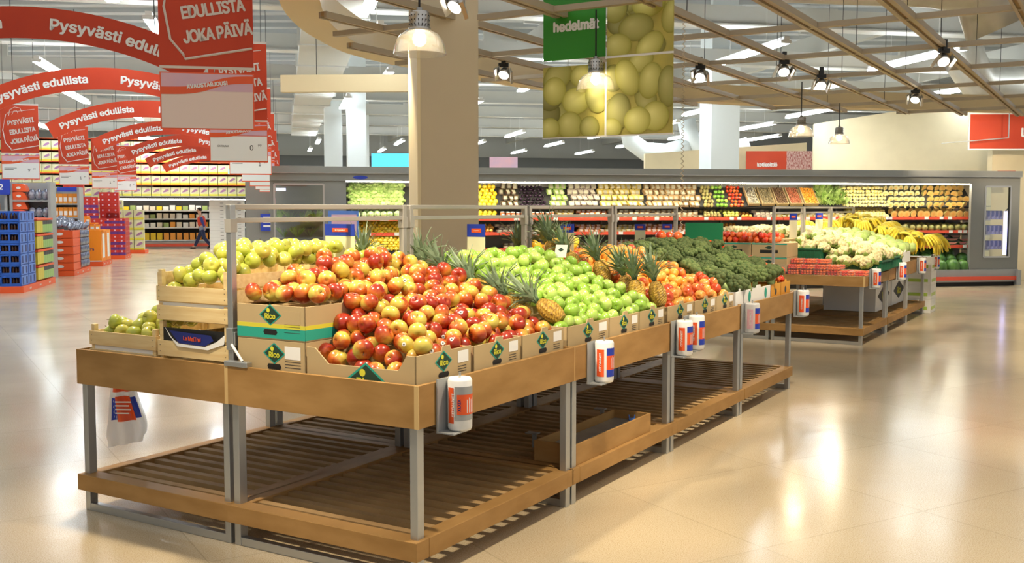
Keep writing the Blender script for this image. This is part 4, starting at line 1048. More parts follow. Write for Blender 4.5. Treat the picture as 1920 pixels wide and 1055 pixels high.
# tomato cartons stacked on the back-to-back table of the rear island
for j in range(3):
    for k in range(2):
        r = empty('tomato_carton', T(-2.28+.465*j-.14, 9.28, .905-.035+k*.178), -YW, 'brown tomato carton with dark hand hole, ' + ['outer', 'inner', 'post side'][j] + ' stack, ' + ['lower', 'upper'][k] + ' one', 'carton')
        MB().box(0, .455, 0, .5, 0, .176).build('carton', M['card'], r, bevel=.003)
        MB().box(.11, .34, -.002, 0, .05, .09).build('hand_hole_shade', M['black'], r); MB().box(0, .455, -.0015, -.0002, .158, .174).build('green_stripe', M['teal'], r)  # hand hole darkness painted as a thin black plate
        MB().add([(.17, -.002, .12), (.225, -.002, .10), (.28, -.002, .12), (.225, -.002, .145)], [(0, 1, 2, 3)]).build('logo_diamond', M['dgreen'], r)
P = pack(-2.4, -1.02-.18, 9.3, 9.8, lambda x, y: 1.36, lambda x, y: 1.226, .038, 31)
heap('tomato', TOM, P, 'red tomato heaped on the stacked brown cartons', 'tomato', 'tomatoes on the stacked cartons', R, sc=(1.1, 1.25))

# ================================================================== LONG WALL COOLER
FL = 15.35
uL, uR = fu(650), fu(1817)
cl = empty('wall_cooler', Fp(0, 0), FA, 'long grey open wall cooler filled with fruit and vegetables', 'cooler')
MB().box(fu(508), FL, -.10, .9, 2.33, 2.455).build('top_cornice', M['grey'], cl)
MB().box(fu(508), uR, -.06, .9, 2.185, 2.33).build('canopy', M['grey'], cl)
MB().box(fu(508), FL, -.105, -.1, 2.325, 2.335).build('chrome_trim', M['steel'], cl)
MB().box(uL, uR, .02, .10, 2.165, 2.184).build('light_strip', M['strip'], cl)
MB().box(uL, uR+.4, .93, 1.0, 0, 2.33).build('back_panel', M['coolback'], cl)
MB().box(uL, uR+.4, .06, .93, .12, .26).build('deck', M['dark'], cl)
MB().box(uL-.1, FL, -.05, 0, .09, .36).build('front_skirt', M['grey2'], cl)
MB().box(uL-.1, FL+.05, -.09, -.05, .13, .21).build('red_bumper', M['coolrail'], cl)
MB().box(uL-.1, FL, .05, .9, 0, .12).build('plinth', M['dark'], cl)
for k in range(11):
    u = uL+(uR-uL)*k/10.; MB().box(u-.015, u+.015, .86, .93, .26, 2.185).build('upright', M['rail'], cl)
for z in (1.455, 1.165, .845):
    for k in range(9):
        u0 = uL+(uR+.38-uL)*k/9.; u1 = uL+(uR+.38-uL)*(k+1)/9.-.012
        sh = MB().box(u0, u1, .28, .9, z-.02, z+.01).build('shelf', M['rail'], cl)
        MB().box(u0, u1, .255, .28, z-.035, z+.03).build('price_rail', M['coolrail'], sh)
        g = MB()
        for j in range(3): q = u0+.15+random.random()*(u1-u0-.35); g.box(q, q+.09, .25, .255, z-.03, z+.03)
        g.build('price_ticket', M['paper'], sh)
# left end: grey panels with a glass window, right end the same
for k, (ua, ub, wa, wb) in enumerate(((fu(508), uL, fu(516), fu(608)), (uR, FL, fu(1843), fu(1890)))):
    e = MB(); z0, z1 = (1.05, 2.12) if k == 0 else (.62, 2.13)
    e.box(ua, wa, -.03, .05, .1, 2.33); e.box(wb, ub, -.03, .05, .1, 2.33); e.box(wa, wb, -.03, .05, z1, 2.33); e.box(wa, wb, -.03, .05, .1, z0)
    e.build('end_panel', M['grey'], cl)
    f = MB(); f.box(wa-.02, wa+.015, -.04, -.03, z0, z1); f.box(wb-.015, wb+.02, -.04, -.03, z0, z1); f.box(wa, wb, -.04, -.03, z1-.02, z1+.015); f.box(wa, wb, -.04, -.03, z0-.015, z0+.02)
    f.build('window_trim', M['steel'], cl); MB().box(wa, wb, 0, .008, z0, z1).build('window_pane', M['glass'], cl)
    MB().box(wa-.02 if not k else uR+.42, wb+.02, .88, .9, .1, 2.3).build('inner_back', M['cream'] if k else M['coolback'], cl)
    for z in (.75, 1.08, 1.4, 1.7): MB().box(wa, wa+(wb-wa)*(.62 if k else 1), .3, .88, z, z+.02).build('inner_shelf', M['rail'], cl)
MB().box(fu(1889), fu(1894), .1, .16, .66, 1.6).build('violet_light', M['cooltube'], cl)
MB().box(fu(518), fu(536), .3, .36, 2.0, 2.05).build('violet_light', M['cooltube'], cl)
MB().box(FL-.06, FL+.02, -.14, .0, .02, .34).build('bumper_end', M['grey2'], cl)
MB().add([(fu(662)+.15+.14*math.cos(k*PI/8), -.064, 2.25+.035*math.sin(k*PI/8)) for k in range(16)], [tuple(range(16))]).build('blue_oval_badge', M['blue'], cl)
def putF(name, me, u, v, z, rot, sc, label, cat, group):
    o = inst(name, me, Fp(u, v, z), (rot[0], rot[1], rot[2]+FA), sc); return tag(o, label, cat, group)
# small parcel meshes
def pack_mesh(name, body, lab, w_=.104, d_=.13, h=.055):
    g = MB(); g.box(-w_/2, w_/2, -d_/2, d_/2, 0, h, 0); g.box(-w_*.30, w_*.30, -d_/2-.002, d_*.15, h*.35, h+.002, 1); g.box(-w_/2-.004, w_/2+.004, -d_/2-.004, d_/2+.004, 0, .012, 2)
    return g.mesh(name, [body, lab, M['clear']])
mcol = lambda n, c, c2: pm(n, c, .35, noise=30, col2=c2)
M['packlab'] = pm('pack_label', (.58, .52, .38), .6, objrand=.3)
PKM = {'mushroom': pack_mesh('mushroom', mcol('white_mushrooms', (.55, .46, .38), (.16, .10, .08)), M['packlab']),
 'dark': pack_mesh('dark', mcol('dark_leaves', (.05, .07, .03), (.12, .03, .02)), M['packlab']),
 'yel': pack_mesh('yel', mcol('yellow_produce', (.62, .50, .12), (.45, .28, .06)), M['packlab']),
 'red': pack_mesh('red', mcol('red_produce', (.55, .08, .03), (.60, .28, .06)), M['blank']),
 'brown': pack_mesh('brown', mcol('brown_produce', (.30, .16, .07), (.42, .28, .12)), M['packlab']),
 'green': pack_mesh('green', mcol('green_produce', (.16, .32, .05), (.45, .55, .15)), M['packlab'])}
EGG = ball_mesh('aubergine', pm('aubergine_skin', (.03, .012, .03), .2), .035, 2, (.8, 1.7, .8))
LET = clump('lettuce', M['leaf'], 12, .05, .03, 9, .9)
BAGL = MB().ball((0, 0, .07), .07, 2, 0, (1, .8, 1.05)).mesh('bagged_lettuce', pm('bagged_leaves', (.62, .72, .42), .25, noise=25, col2=(.30, .45, .12)), True)
LEM = ball_mesh('lemon', M['lemon'], .04, 2, (1.25, 1, 1)); PEP = ball_mesh('pepper', M['pepper'], .048, 2, (1, 1, 1.1)); KIW = ball_mesh('kiwi', M['kiwi'], .036, 2, (1, 1, 1.25))
ORA = ball_mesh('orange_far', M['orange'], .04, 2); RAP = ball_mesh('red_apple_far', M['tomato'], .036, 2); GAP = ball_mesh('green_apple_far', M['lime'], .042, 2); GGP = ball_mesh('yellow_green_apple_far', M['gold_apple'], .042, 2)
def half_melon(name, r, rind, flesh, seed):
    g = MB(); prof = [(r*math.cos(a), r*math.sin(a)) for a in [PI/2*k/6 for k in range(6)]] + [(.004, r)]
    g.lathe(prof, 18, 0, cap=False)
    g.add([(r*math.cos(2*PI*k/18), r*math.sin(2*PI*k/18), 0) for k in range(18)], [tuple(range(17, -1, -1))], 1)
    g.add([(.45*r*math.cos(2*PI*k/14), .45*r*math.sin(2*PI*k/14), -.002) for k in range(14)], [tuple(range(13, -1, -1))], 2)
    return g.mesh(name, [rind, flesh, seed], True)
HM = half_melon('melon_half', .075, M['melon'], M['melon_flesh'], M['seed']); HP = half_melon('pale_melon_half', .065, M['melon'], M['melon_pale'], M['melon_flesh'])
WM = ball_mesh('watermelon', M['wmelon'], .15, 3, (1, 1, 1.12)); CM = ball_mesh('cantaloupe', M['melon'], .078, 2)
ZU = MB().tube([(0, 0, 0), (0, .11, .01), (0, .22, 0)], [.03, .032, .026], 12, 0).add([(.026*math.cos(2*PI*k/12), -.0015, .026*math.sin(2*PI*k/12)) for k in range(12)], [tuple(range(12))], 1).mesh('cut_vegetable', [pm('pale_yellow_skin', (.86, .72, .22), .4), M['melon_pale']], True)
WEDGE = MB().prism([(-.13, .0), (-.06, -.055), (.06, -.055), (.13, .0)], 0, .09, 0).add([(-.125, -.0015, .0), (-.055, -.0015, -.044), (.055, -.0015, -.044), (.125, -.0015, .0)], [(0, 1, 2, 3)], 1).mesh('melon_wedge', [M['wmelon'], pm('pink_melon_flesh', (.85, .38, .28), .4)])
HERB = MB()
rg = random.Random(8)
for k in range(16): a = rg.uniform(0, 6.28); l_ = rg.uniform(.06, .13); HERB.add([(0, 0, 0), (l_*math.cos(a)*.6-.012, l_*math.sin(a)*.6, l_*.7), (l_*math.cos(a)*.9, l_*math.sin(a)*.9, l_), (l_*math.cos(a)*.6+.012, l_*math.sin(a)*.6, l_*.7)], [(0, 1, 2, 3)])
HERB = HERB.mesh('herb_bunch', M['leaf'])
RF = random.Random(11)
def slope_row(name, me, px0, px1, z0, z1, v0, v1, su, rows, label, cat, group, tiltx=0, jit=.25, sc=(.95, 1.1), spin=PI, off=0):
    vm = (v0+v1)/2; ua, ub = max(fu(px0, vm), uL)+su/2, min(fu(px1, vm), uR+.36)-su/2; n = max(1, int((ub-ua)/su)+1)
    for r_ in range(rows):
        t = r_/(rows-1.) if rows > 1 else 0
        for i in range(n):
            u = ua+(i+.5*(r_ % 2)*(1 if n > 2 else 0))*su
            if u > ub+su*.3: continue
            putF(name, me, u+RF.uniform(-jit, jit)*su*.4, v0+(v1-v0)*t+RF.uniform(-.01, .01), z0+(z1-z0)*t+RF.uniform(-.006, .006), (tiltx+RF.uniform(-.12, .12), RF.uniform(-.12, .12)*(spin > 1)+RF.uniform(-.03, .03), RF.uniform(-spin, spin)), RF.uniform(*sc), label, cat, group)
# sloped top rack
tp = MB(); MB().add([(uL, .42, 1.70), (uR+.38, .42, 1.70), (uR+.38, .80, 2.10), (uL, .80, 2.10), (uL, .44, 1.67), (uR+.38, .44, 1.67), (uR+.38, .83, 2.09), (uL, .83, 2.09)], [(0, 1, 2, 3), (7, 6, 5, 4), (0, 4, 5, 1), (1, 5, 6, 2), (3, 2, 6, 7), (0, 3, 7, 4)]).build('sloped_rack', M['dark'], cl)
def top(name, me, a, b, su, rows, label, cat, group, **k):
    slope_row(name, me, a, b, 1.73, 2.10, .42, .76, su, rows, label, cat, group, **k)
top('lettuce', LET, 653, 763, .105, 6, 'dark green lettuce head on the top rack beside the pillar', 'lettuce', 'lettuces on the cooler top rack', sc=(1, 1.25))
top('yellow_pepper', PEP, 884, 934, .095, 6, 'yellow pepper on the cooler top rack beside the pillar', 'pepper', 'yellow peppers on the cooler top rack')
top('salad_pack', PKM['dark'], 936, 972, .115, 4, 'dark salad pack on the cooler top rack beside the yellow peppers', 'pack', 'dark salad packs', tiltx=.7, spin=.3)
top('aubergine', EGG, 972, 1024, .085, 7, 'dark glossy aubergine on the cooler top rack', 'aubergine', 'aubergines on the top rack', spin=.9)
top('vegetable_pack', PKM['green'], 1026, 1062, .115, 4, 'green vegetable pack on the top rack beside the aubergines', 'pack', 'green packs on the top rack', tiltx=.7, spin=.288)
top('mushroom_pack', PKM['mushroom'], 1063, 1118, .115, 4, 'white mushroom pack on the cooler top rack', 'pack', 'mushroom packs on the top rack', tiltx=.7, spin=.28)
top('vegetable_pack', PKM['yel'], 1119, 1204, .115, 4, 'yellowish pack with pale label on the cooler top rack', 'pack', 'yellowish packs on the top rack', tiltx=.7, spin=.28)
top('vegetable_pack', PKM['brown'], 1205, 1312, .115, 4, 'brown pack with cream label on the cooler top rack', 'pack', 'brown packs on the top rack', tiltx=.7, spin=.28)
top('kiwi', KIW, 1313, 1335, .07, 6, 'brown kiwi on the top rack beside the cream labelled packs', 'kiwi', 'kiwis on the top rack')
top('green_apple', GAP, 1335, 1361, .085, 5, 'green apple on the top rack between kiwis and red apples', 'apple', 'green apples on the top rack')
top('red_apple', RAP, 1362, 1391, .075, 6, 'red apple in a tilted box on the cooler top rack', 'apple', 'red apples on the top rack')
NUTS = {}
for i, (a, b, c, c2, lab) in enumerate([(1393, 1416, (.55, .50, .38), (.05, .04, .03), 'tilted bin of white striped sticks'), (1418, 1444, (.10, .07, .03), (.30, .24, .12), 'tilted bin of dark mixed nuts'),
        (1445, 1469, (.09, .035, .015), (.16, .08, .03), 'tilted bin of brown dates'), (1470, 1496, (.30, .05, .02), (.45, .16, .07), 'tilted bin of reddish dried fruit'), (1497, 1525, (.75, .24, .01), (.85, .38, .03), 'tilted bin of orange dried apricots')]):
    e = empty('produce_bin', Fp(fu((a+b)/2, .6), .40, 1.70), FA, lab + ' on the cooler top rack', 'bin'); e.rotation_euler = (.82, 0, FA)
    w_ = (fu(b)-fu(a))/2-.012
    MB().box(-w_, w_, 0, .50, .02, .03).box(-w_, -w_+.008, 0, .5, .02, .09).box(w_-.008, w_, 0, .5, .02, .09).box(-w_, w_, 0, .008, .02, .10).build('bin_tray', M['card'], e)
    g = MB(); q = int(w_*2/.036)
    for x in range(q):
        for y in range(13): g.ball((-w_+.025+x*.036+RF.uniform(-.008, .008), .025+y*.037, .055+RF.uniform(0, .022)), .02, 1, 0, (1, 1.1, .8))
    o = g.build('bin_contents', pm('bin_contents_%d' % i, c, .5, noise=22, col2=c2), e, True); o['kind'] = 'stuff'
top('herb_bunch', HERB, 1528, 1580, .07, 6, 'leafy green herb bunch on the top rack beside the cut melons', 'herbs', 'herb bunches on the top rack', sc=(1.1, 1.5))
top('cut_vegetable', ZU, 1572, 1660, .072, 6, 'pale yellow vegetable with cut white end on the top rack', 'vegetable', 'pale cut vegetables on the top rack', spin=.5)
top('melon_half', HP, 1655, 1730, .125, 4, 'pale melon half facing out on the cooler top rack', 'melon', 'pale melon halves on the top rack', tiltx=-1.3, spin=.5)
top('melon_half', HM, 1728, 1835, .14, 4, 'yellow melon half facing out at the end of the top rack', 'melon', 'melon halves at the end of the top rack', tiltx=-1.25, spin=.6)
def shelf(z, name, me, a, b, su, rows, label, cat, group, dz=.05, v0=.33, v1=.6, **k):
    slope_row(name, me, a, b, z, z+dz*(rows-1), v0, v1, su, rows, label, cat, group, **k)
s1, s2, s3 = 1.468, 1.178, .858
shelf(s1, 'bagged_lettuce', BAGL, 653, 763, .125, 2, 'bagged lettuce on the upper cooler shelf beside the pillar', 'lettuce', 'bagged lettuces on the shelf')
shelf(s1+.05, 'yellow_pepper', PEP, 884, 935, .095, 3, 'yellow pepper on the upper cooler shelf beside the pillar', 'pepper', 'yellow peppers on the shelf')
JAR = MB().lathe([(.038, 0), (.04, .02), (.04, .09), (.034, .1)], 12, 0).lathe([(.036, .1), (.036, .115)], 12, 1).box(-.022, .022, -.0425, -.03, .03, .07, 1).mesh('jar', [mcol('red_sauce', (.45, .06, .02), (.6, .2, .03)), M['paper']], True)
shelf(s1, 'sauce_jar', JAR, 936, 1038, .10, 2, 'red sauce jar on the upper cooler shelf', 'jar', 'red jars on the shelf', dz=0, spin=.2)
shelf(s1, 'vegetable_pack', PKM['yel'], 1038, 1078, .11, 3, 'yellow pack on the upper shelf beside the red jars', 'pack', 'yellow packs on the upper shelf', spin=.2)
shelf(s1, 'vegetable_pack', PKM['red'], 1080, 1140, .11, 3, 'reddish pack on the upper cooler shelf, middle zone', 'pack', 'reddish packs on the upper shelf', spin=.1)
shelf(s1, 'vegetable_pack', PKM['brown'], 1140, 1312, .115, 3, 'brown pack on the upper cooler shelf behind the steel rails', 'pack', 'brown packs on the upper shelf', spin=.06)
shelf(s1+.04, 'pear', KIW, 1314, 1350, .075, 3, 'brownish pear on the upper cooler shelf', 'pear', 'pears on the upper shelf')
shelf(s1+.04, 'yellow_green_apple', GGP, 1351, 1382, .085, 3, 'yellow-green apple on the upper cooler shelf', 'apple', 'yellow-green apples on the cooler shelf')
shelf(s1+.035, 'orange', ORA, 1384, 1408, .08, 2, 'orange on the upper cooler shelf', 'orange', 'oranges on the upper cooler shelf')
shelf(s1, 'mushroom_pack', PKM['mushroom'], 1410, 1446, .10, 3, 'white topped pack on the upper shelf under the nut bins', 'pack', 'white topped packs under the bins', spin=.1)
shelf(s1, 'vegetable_pack', PKM['yel'], 1448, 1588, .115, 2, 'orange-yellow pack on the upper shelf behind the rear rails', 'pack', 'orange-yellow packs behind the rear rails', spin=.1)
shelf(s1+.035, 'cut_vegetable', ZU, 1590, 1660, .072, 4, 'pale vegetable with cut end on the upper shelf', 'vegetable', 'pale cut vegetables on the shelf', spin=.12)
shelf(s1+.07, 'melon_half', HM, 1662, 1835, .155, 2, 'orange-fleshed melon half on the upper cooler shelf', 'melon', 'melon halves on the upper shelf', dz=.07, tiltx=-1.4, spin=.25)
shelf(s2+.04, 'orange', ORA, 884, 926, .085, 3, 'orange on the middle cooler shelf beside the pillar', 'orange', 'oranges on the middle shelf')
shelf(s2, 'mushroom_pack', PKM['mushroom'], 928, 1000, .11, 3, 'mushroom pack on the middle cooler shelf', 'pack', 'mushroom packs on the middle shelf', spin=.1)
shelf(s2, 'vegetable_pack', PKM['green'], 1000, 1078, .11, 3, 'green pack on the middle cooler shelf', 'pack', 'green packs on the middle shelf', spin=.1)
shelf(s2, 'vegetable_pack', PKM['red'], 1080, 1130, .11, 3, 'red pack on the middle cooler shelf', 'pack', 'red packs on the middle shelf', spin=.1)
shelf(s2, 'vegetable_pack', PKM['yel'], 1130, 1205, .11, 3, 'yellow pack on the middle cooler shelf', 'pack', 'yellow packs on the middle shelf', spin=.1)
shelf(s2, 'vegetable_pack', PKM['red'], 1206, 1300, .11, 3, 'red pack on the middle shelf behind the blue flags', 'pack', 'red packs behind the blue flags', spin=.1)
shelf(s2+.04, 'orange', ORA, 1355, 1388, .085, 3, 'orange on the middle shelf beside the green card', 'orange', 'oranges beside the green card')
shelf(s2+.03, 'lime', GAP, 1388, 1435, .08, 2, 'green lime on the middle cooler shelf', 'lime', 'limes on the middle shelf', sc=(.8, .9))
shelf(s2+.04, 'mango', PEP, 1436, 1475, .10, 2, 'yellow mango on the middle cooler shelf', 'mango', 'mangoes on the middle shelf')
shelf(s2, 'vegetable_pack', PKM['brown'], 1476, 1590, .12, 2, 'brown pack on the middle shelf behind the cauliflower', 'pack', 'brown packs behind the cauliflower', spin=.1)
shelf(s2+.05, 'yellow_melon', PEP, 1592, 1668, .13, 2, 'smooth yellow melon behind the bananas', 'melon', 'yellow melons behind the bananas', sc=(1.3, 1.5))
shelf(s2+.075, 'cantaloupe', CM, 1670, 1835, .155, 2, 'whole netted melon on the middle shelf above the wedges', 'melon', 'whole melons on the middle shelf', dz=.03)
shelf(s3, 'vegetable_pack', PKM['brown'], 940, 1150, .12, 2, 'brown pack on the lower cooler shelf', 'pack', 'brown packs on the lower shelf', spin=.1)
shelf(s3, 'vegetable_pack', PKM['red'], 1150, 1300, .12, 3, 'red pack on the lower cooler shelf', 'pack', 'red packs on the lower shelf', spin=.1)
shelf(s3+.035, 'tomato', RAP, 1345, 1450, .08, 2, 'red tomato on the lower cooler shelf', 'tomato', 'tomatoes on the lower shelf')
shelf(s3+.075, 'melon_wedge', WEDGE, 1680, 1835, .27, 3, 'cut watermelon wedge with pink flesh on the lower shelf', 'melon wedge', 'watermelon wedges on the lower shelf', dz=.07, spin=.35)
slope_row('watermelon', WM, 1690, 1835, .41, .66, .12, .66, .29, 3, 'dark green watermelon on the cooler deck', 'watermelon', 'watermelons on the cooler deck')
slope_row('lemon', LEM, 655, 763, .88, 1.42, .12, .62, .085, 12, 'yellow lemon in the sloping heap in the cooler', 'lemon', 'lemons heaped in the cooler')
MB().add([(uL, .08, .80), (fu(765), .08, .80), (fu(765), .66, 1.42), (uL, .66, 1.42), (uL, .1, .3), (fu(765), .1, .3), (fu(765), .66, .3), (uL, .66, .3)], [(0, 1, 2, 3), (4, 5, 1, 0), (1, 5, 6, 2), (0, 3, 7, 4)]).build('lemon_slope', M['dark'], cl)
# dark flowers and green pots seen through the left window
for k in range(7):
    putF('potted_plant', HERB, fu(520)+.12*k, .35, 1.10 if k % 2 else 1.43, (0, 0, k), 1.8, 'leafy plant behind the glass of the cooler end', 'plant', 'plants behind the cooler end glass')
VPK = pack_mesh('bottle', pm('violet_bottles', (.10, .07, .16), .3, noise=30, col2=(.30, .28, .40)), M['navy'])
for k in range(12):
    putF('bottle', VPK, fu(1848, .42)+.10*(k % 4), .42, (.77, 1.10, 1.42)[k//4], (0, 0, 0), (.92, 1, 3.4), 'dark bottle pack behind the glass at the cooler end', 'pack', 'dark packs behind the end glass')
# fire extinguisher on the wall beyond the cooler
fe = empty('fire_extinguisher', (10.98, 22.6, 1.15), 0, 'red fire extinguisher on the cream wall beyond the cooler', 'fire extinguisher')
MB().lathe([(.06, 0), (.08, .03), (.08, .42), (.05, .5), (.02, .53)], 16).build('cylinder_body', M['red'], fe, True); MB().box(-.05, .03, -.02, .02, .53, .6).tube([(-.03, 0, .55), (-.12, 0, .45), (-.1, 0, .2)], .012, 6).build('valve_and_hose', M['black'], fe)
o = MB().box(-.2, .2, 0, .02, 0, .3).build('fire_sign', M['red']); o.location = (11.05, 23.0, 2.2); tag(o, 'red fire sign above the extinguisher', 'sign')
# yellow upright board beside left cooler end with pink poster
ps = empty('poster_stand', Fp(fu(616), -.5, 0), FA, 'pale blue framed stand with pink poster before the cooler', 'poster stand')
MB().box(0, .56, 0, .03, .35, 1.62).box(.05, .1, 0, .03, 0, .35).box(.46, .51, 0, .03, 0, .35).build('stand_frame', M['crateblight'], ps)
MB().box(.06, .52, -.004, 0, .4, 1.55).build('poster', M['pink'], ps)

# ================================================================== SIGNS
# fruit sign of four hanging panels
hs = empty('fruit_sign', (.29, 9.6, 2.32), -YW, 'hanging four-panel grape photo sign with green corner reading hedelm\u00e4t', 'sign')
def gpanel(x0, x1, z0, z1, green=False):
    MB().box(x0, x1, 0, .012, z0, z1).build('panel', M['signgreen'] if green else M['grapebg'], hs)
M['grapebg'] = pm('grape_photo_ground', (.36, .32, .07), .5, noise=3, col2=(.55, .48, .10))
W2, H2 = .632, .615; X = [0, W2, W2+.018, 1.28]; ZZ = [0, .665, .70, 1.31]
gpanel(0, W2, 0, .64); gpanel(W2+.018, 1.28, 0, .68); gpanel(W2+.018, 1.28, .70, 1.33); gpanel(0, W2, .70, 1.31, True)
for (a, b, c, d) in ((-.01, 1.29, -.012, 0), (W2, W2+.018, 0, .65), (W2, 1.28, .68, .70)): MB().box(a, b, -.002, .014, c, d).build('white_frame', M['white'], hs)
for x in (.1, .55, .75, 1.2): MB().tube([(x, .006, 1.30), (x, .006, 1.34), (x, .006, 3.2)], .004, 5).build('hanging_wire', M['cable'], hs)
lettering('hedelm\u00e4t', .163, flat(W2*.53, -.002, 1.0), M['white'], hs, .045, xs=.93)
gm = bpy.data.materials.new('grape_photo_print'); gm.use_nodes = True; N_, L_ = nodes(gm); at = N_.new('ShaderNodeAttribute'); at.attribute_name = 'Col'; L_.new(at.outputs[0], N_['Principled BSDF'].inputs['Base Color']); N_['Principled BSDF'].inputs['Roughness'].default_value = .5
def grape_print(x0, x1, z0, z1, seed, items):
    vs = []; fs = []; cols = []
    for gi, (cx, cz, a, b, ang, tone) in enumerate(items):
        n0 = len(vs); n = 28; yy = -.0012-.00025*gi; ca, sa = math.cos(ang), math.sin(ang)
        for ri, rr in enumerate((0, .3, .55, .75, .9, 1)):
            for k in range(n):
                t = 2*PI*k/n; px = a*rr*math.cos(t); pz = b*rr*math.sin(t)
                ox = -.25*a*(1-rr); oz = .3*b*(1-rr)
                X_ = cx+(px+ox)*ca-(pz+oz)*sa; Z_ = cz+(px+ox)*sa+(pz+oz)*ca
                X_ = min(max(X_, x0), x1); Z_ = min(max(Z_, z0), z1); vs.append((X_, yy, Z_))
                hl = (1-rr)**.8; base = np.array([.47, .45, .06])*(.72+.4*hl)*tone; lite = np.array([.84, .82, .34])*tone
                c = base*(1-hl*.75)+lite*hl*.75; cols.append((*c, 1))
        for ri in range(5):
            for k in range(n):
                k2 = (k+1) % n; fs.append((n0+ri*n+k, n0+(ri+1)*n+k, n0+(ri+1)*n+k2, n0+ri*n+k2))
    me = bpy.data.meshes.new('grape_print'); me.from_pydata(vs, [], fs); me.materials.append(gm)
    ca_ = me.color_attributes.new('Col', 'FLOAT_COLOR', 'POINT')
    for i, c in enumerate(cols): ca_.data[i].color = c
    o = bpy.data.objects.new('grape_print', me); COL.objects.link(o); o.parent = hs
gr = random.Random(12)
def bg(x0, x1, z0, z1, k): return [(gr.uniform(x0, x1), gr.uniform(z0, z1), gr.uniform(.1, .15), gr.uniform(.1, .14), gr.uniform(0, 3), gr.uniform(.45, .75)) for _ in range(k)]
grape_print(W2+.02, 1.28, .70, 1.33, 1, bg(.7, 1.25, .75, 1.3, 7) + [(.72, 1.12, .12, .14, .3, .8), (1.05, 1.13, .16, .12, .1, 1.1), (1.27, 1.0, .10, .15, -.2, .9), (.93, .93, .17, .12, .1, .75), (.75, .78, .14, .11, 0, 1.0), (1.06, .76, .15, .10, .7, 1.05)])
grape_print(W2+.02, 1.28, 0, .68, 2, bg(.7, 1.25, .05, .6, 6) + [(.98, .64, .13, .10, .6, .95), (.85, .50, .11, .17, .4, 1.05), (1.07, .46, .11, .16, -.2, 1.0), (1.24, .40, .10, .18, 0, .7), (.76, .2, .12, .17, -.2, .6), (1.12, .15, .13, .13, 0, 1.1), (.95, .12, .13, .12, .2, 1.1), (.7, .06, .1, .09, 0, .9)])
grape_print(0, W2, 0, .64, 3, bg(.05, .6, .05, .6, 6) + [(.15, .55, .16, .12, .6, .75), (.12, .42, .12, .13, 0, 1.05), (.34, .32, .14, .12, 0, 1.15), (.55, .34, .11, .14, .3, .8), (.40, .55, .12, .1, .4, .8), (.28, .10, .13, .13, 0, .95), (.07, .08, .11, .10, 0, 1.05), (.48, .08, .1, .1, 0, .75)])

# red arched banners over the aisle
def banner(i, a):
    r = empty('arched_banner', S(-2.45, a, 3.64), SA, ['red arched banner over the aisle, at the price signs', 'second red arched banner down the aisle', 'third red arched banner down the aisle', 'fourth red arched banner down the aisle', 'fifth red arched banner down the aisle', 'sixth red arched banner down the aisle', 'last red arched banner, lit from behind by the far rack'][i], 'banner')
    Rr = 3.55; hw = 1.82; h = .305; n = 36
    vs = []; fs = []
    for k in range(n+1):
        x = -hw+2*hw*k/n; th = x/Rr
        for (q, y) in ((0, 0), (-h, 0), (-h, .02), (0, .02)): vs.append(((Rr+q)*math.sin(th), y, (Rr+q)*math.cos(th)-Rr))
    for k in range(n):
        b = k*4
        for j in range(4): fs.append((b+j, b+(j+1) % 4, b+4+(j+1) % 4, b+4+j))
    fs += [(3, 2, 1, 0), (n*4, n*4+1, n*4+2, n*4+3)]
    MB().add(vs, fs).build('banner_panel', M['red'], r)
    for side in (-1, 1):
        c = side*.92
        lettering('Pysyv\u00e4sti edullista', .205, lambda a_, b_: ((Rr-h/2-.005+b_)*math.sin((c+a_)/Rr), -.003, (Rr-h/2-.005+b_)*math.cos((c+a_)/Rr)-Rr), M['white'], r, .03, xs=1.12)
    for x in (-1.2, 1.2): MB().tube([(x, .01, -.25), (x, .01, 1.6)], .005, 4).build('hanging_wire', M['cable'], r)
for i in range(7): banner(i, 11.0+4.5*i)
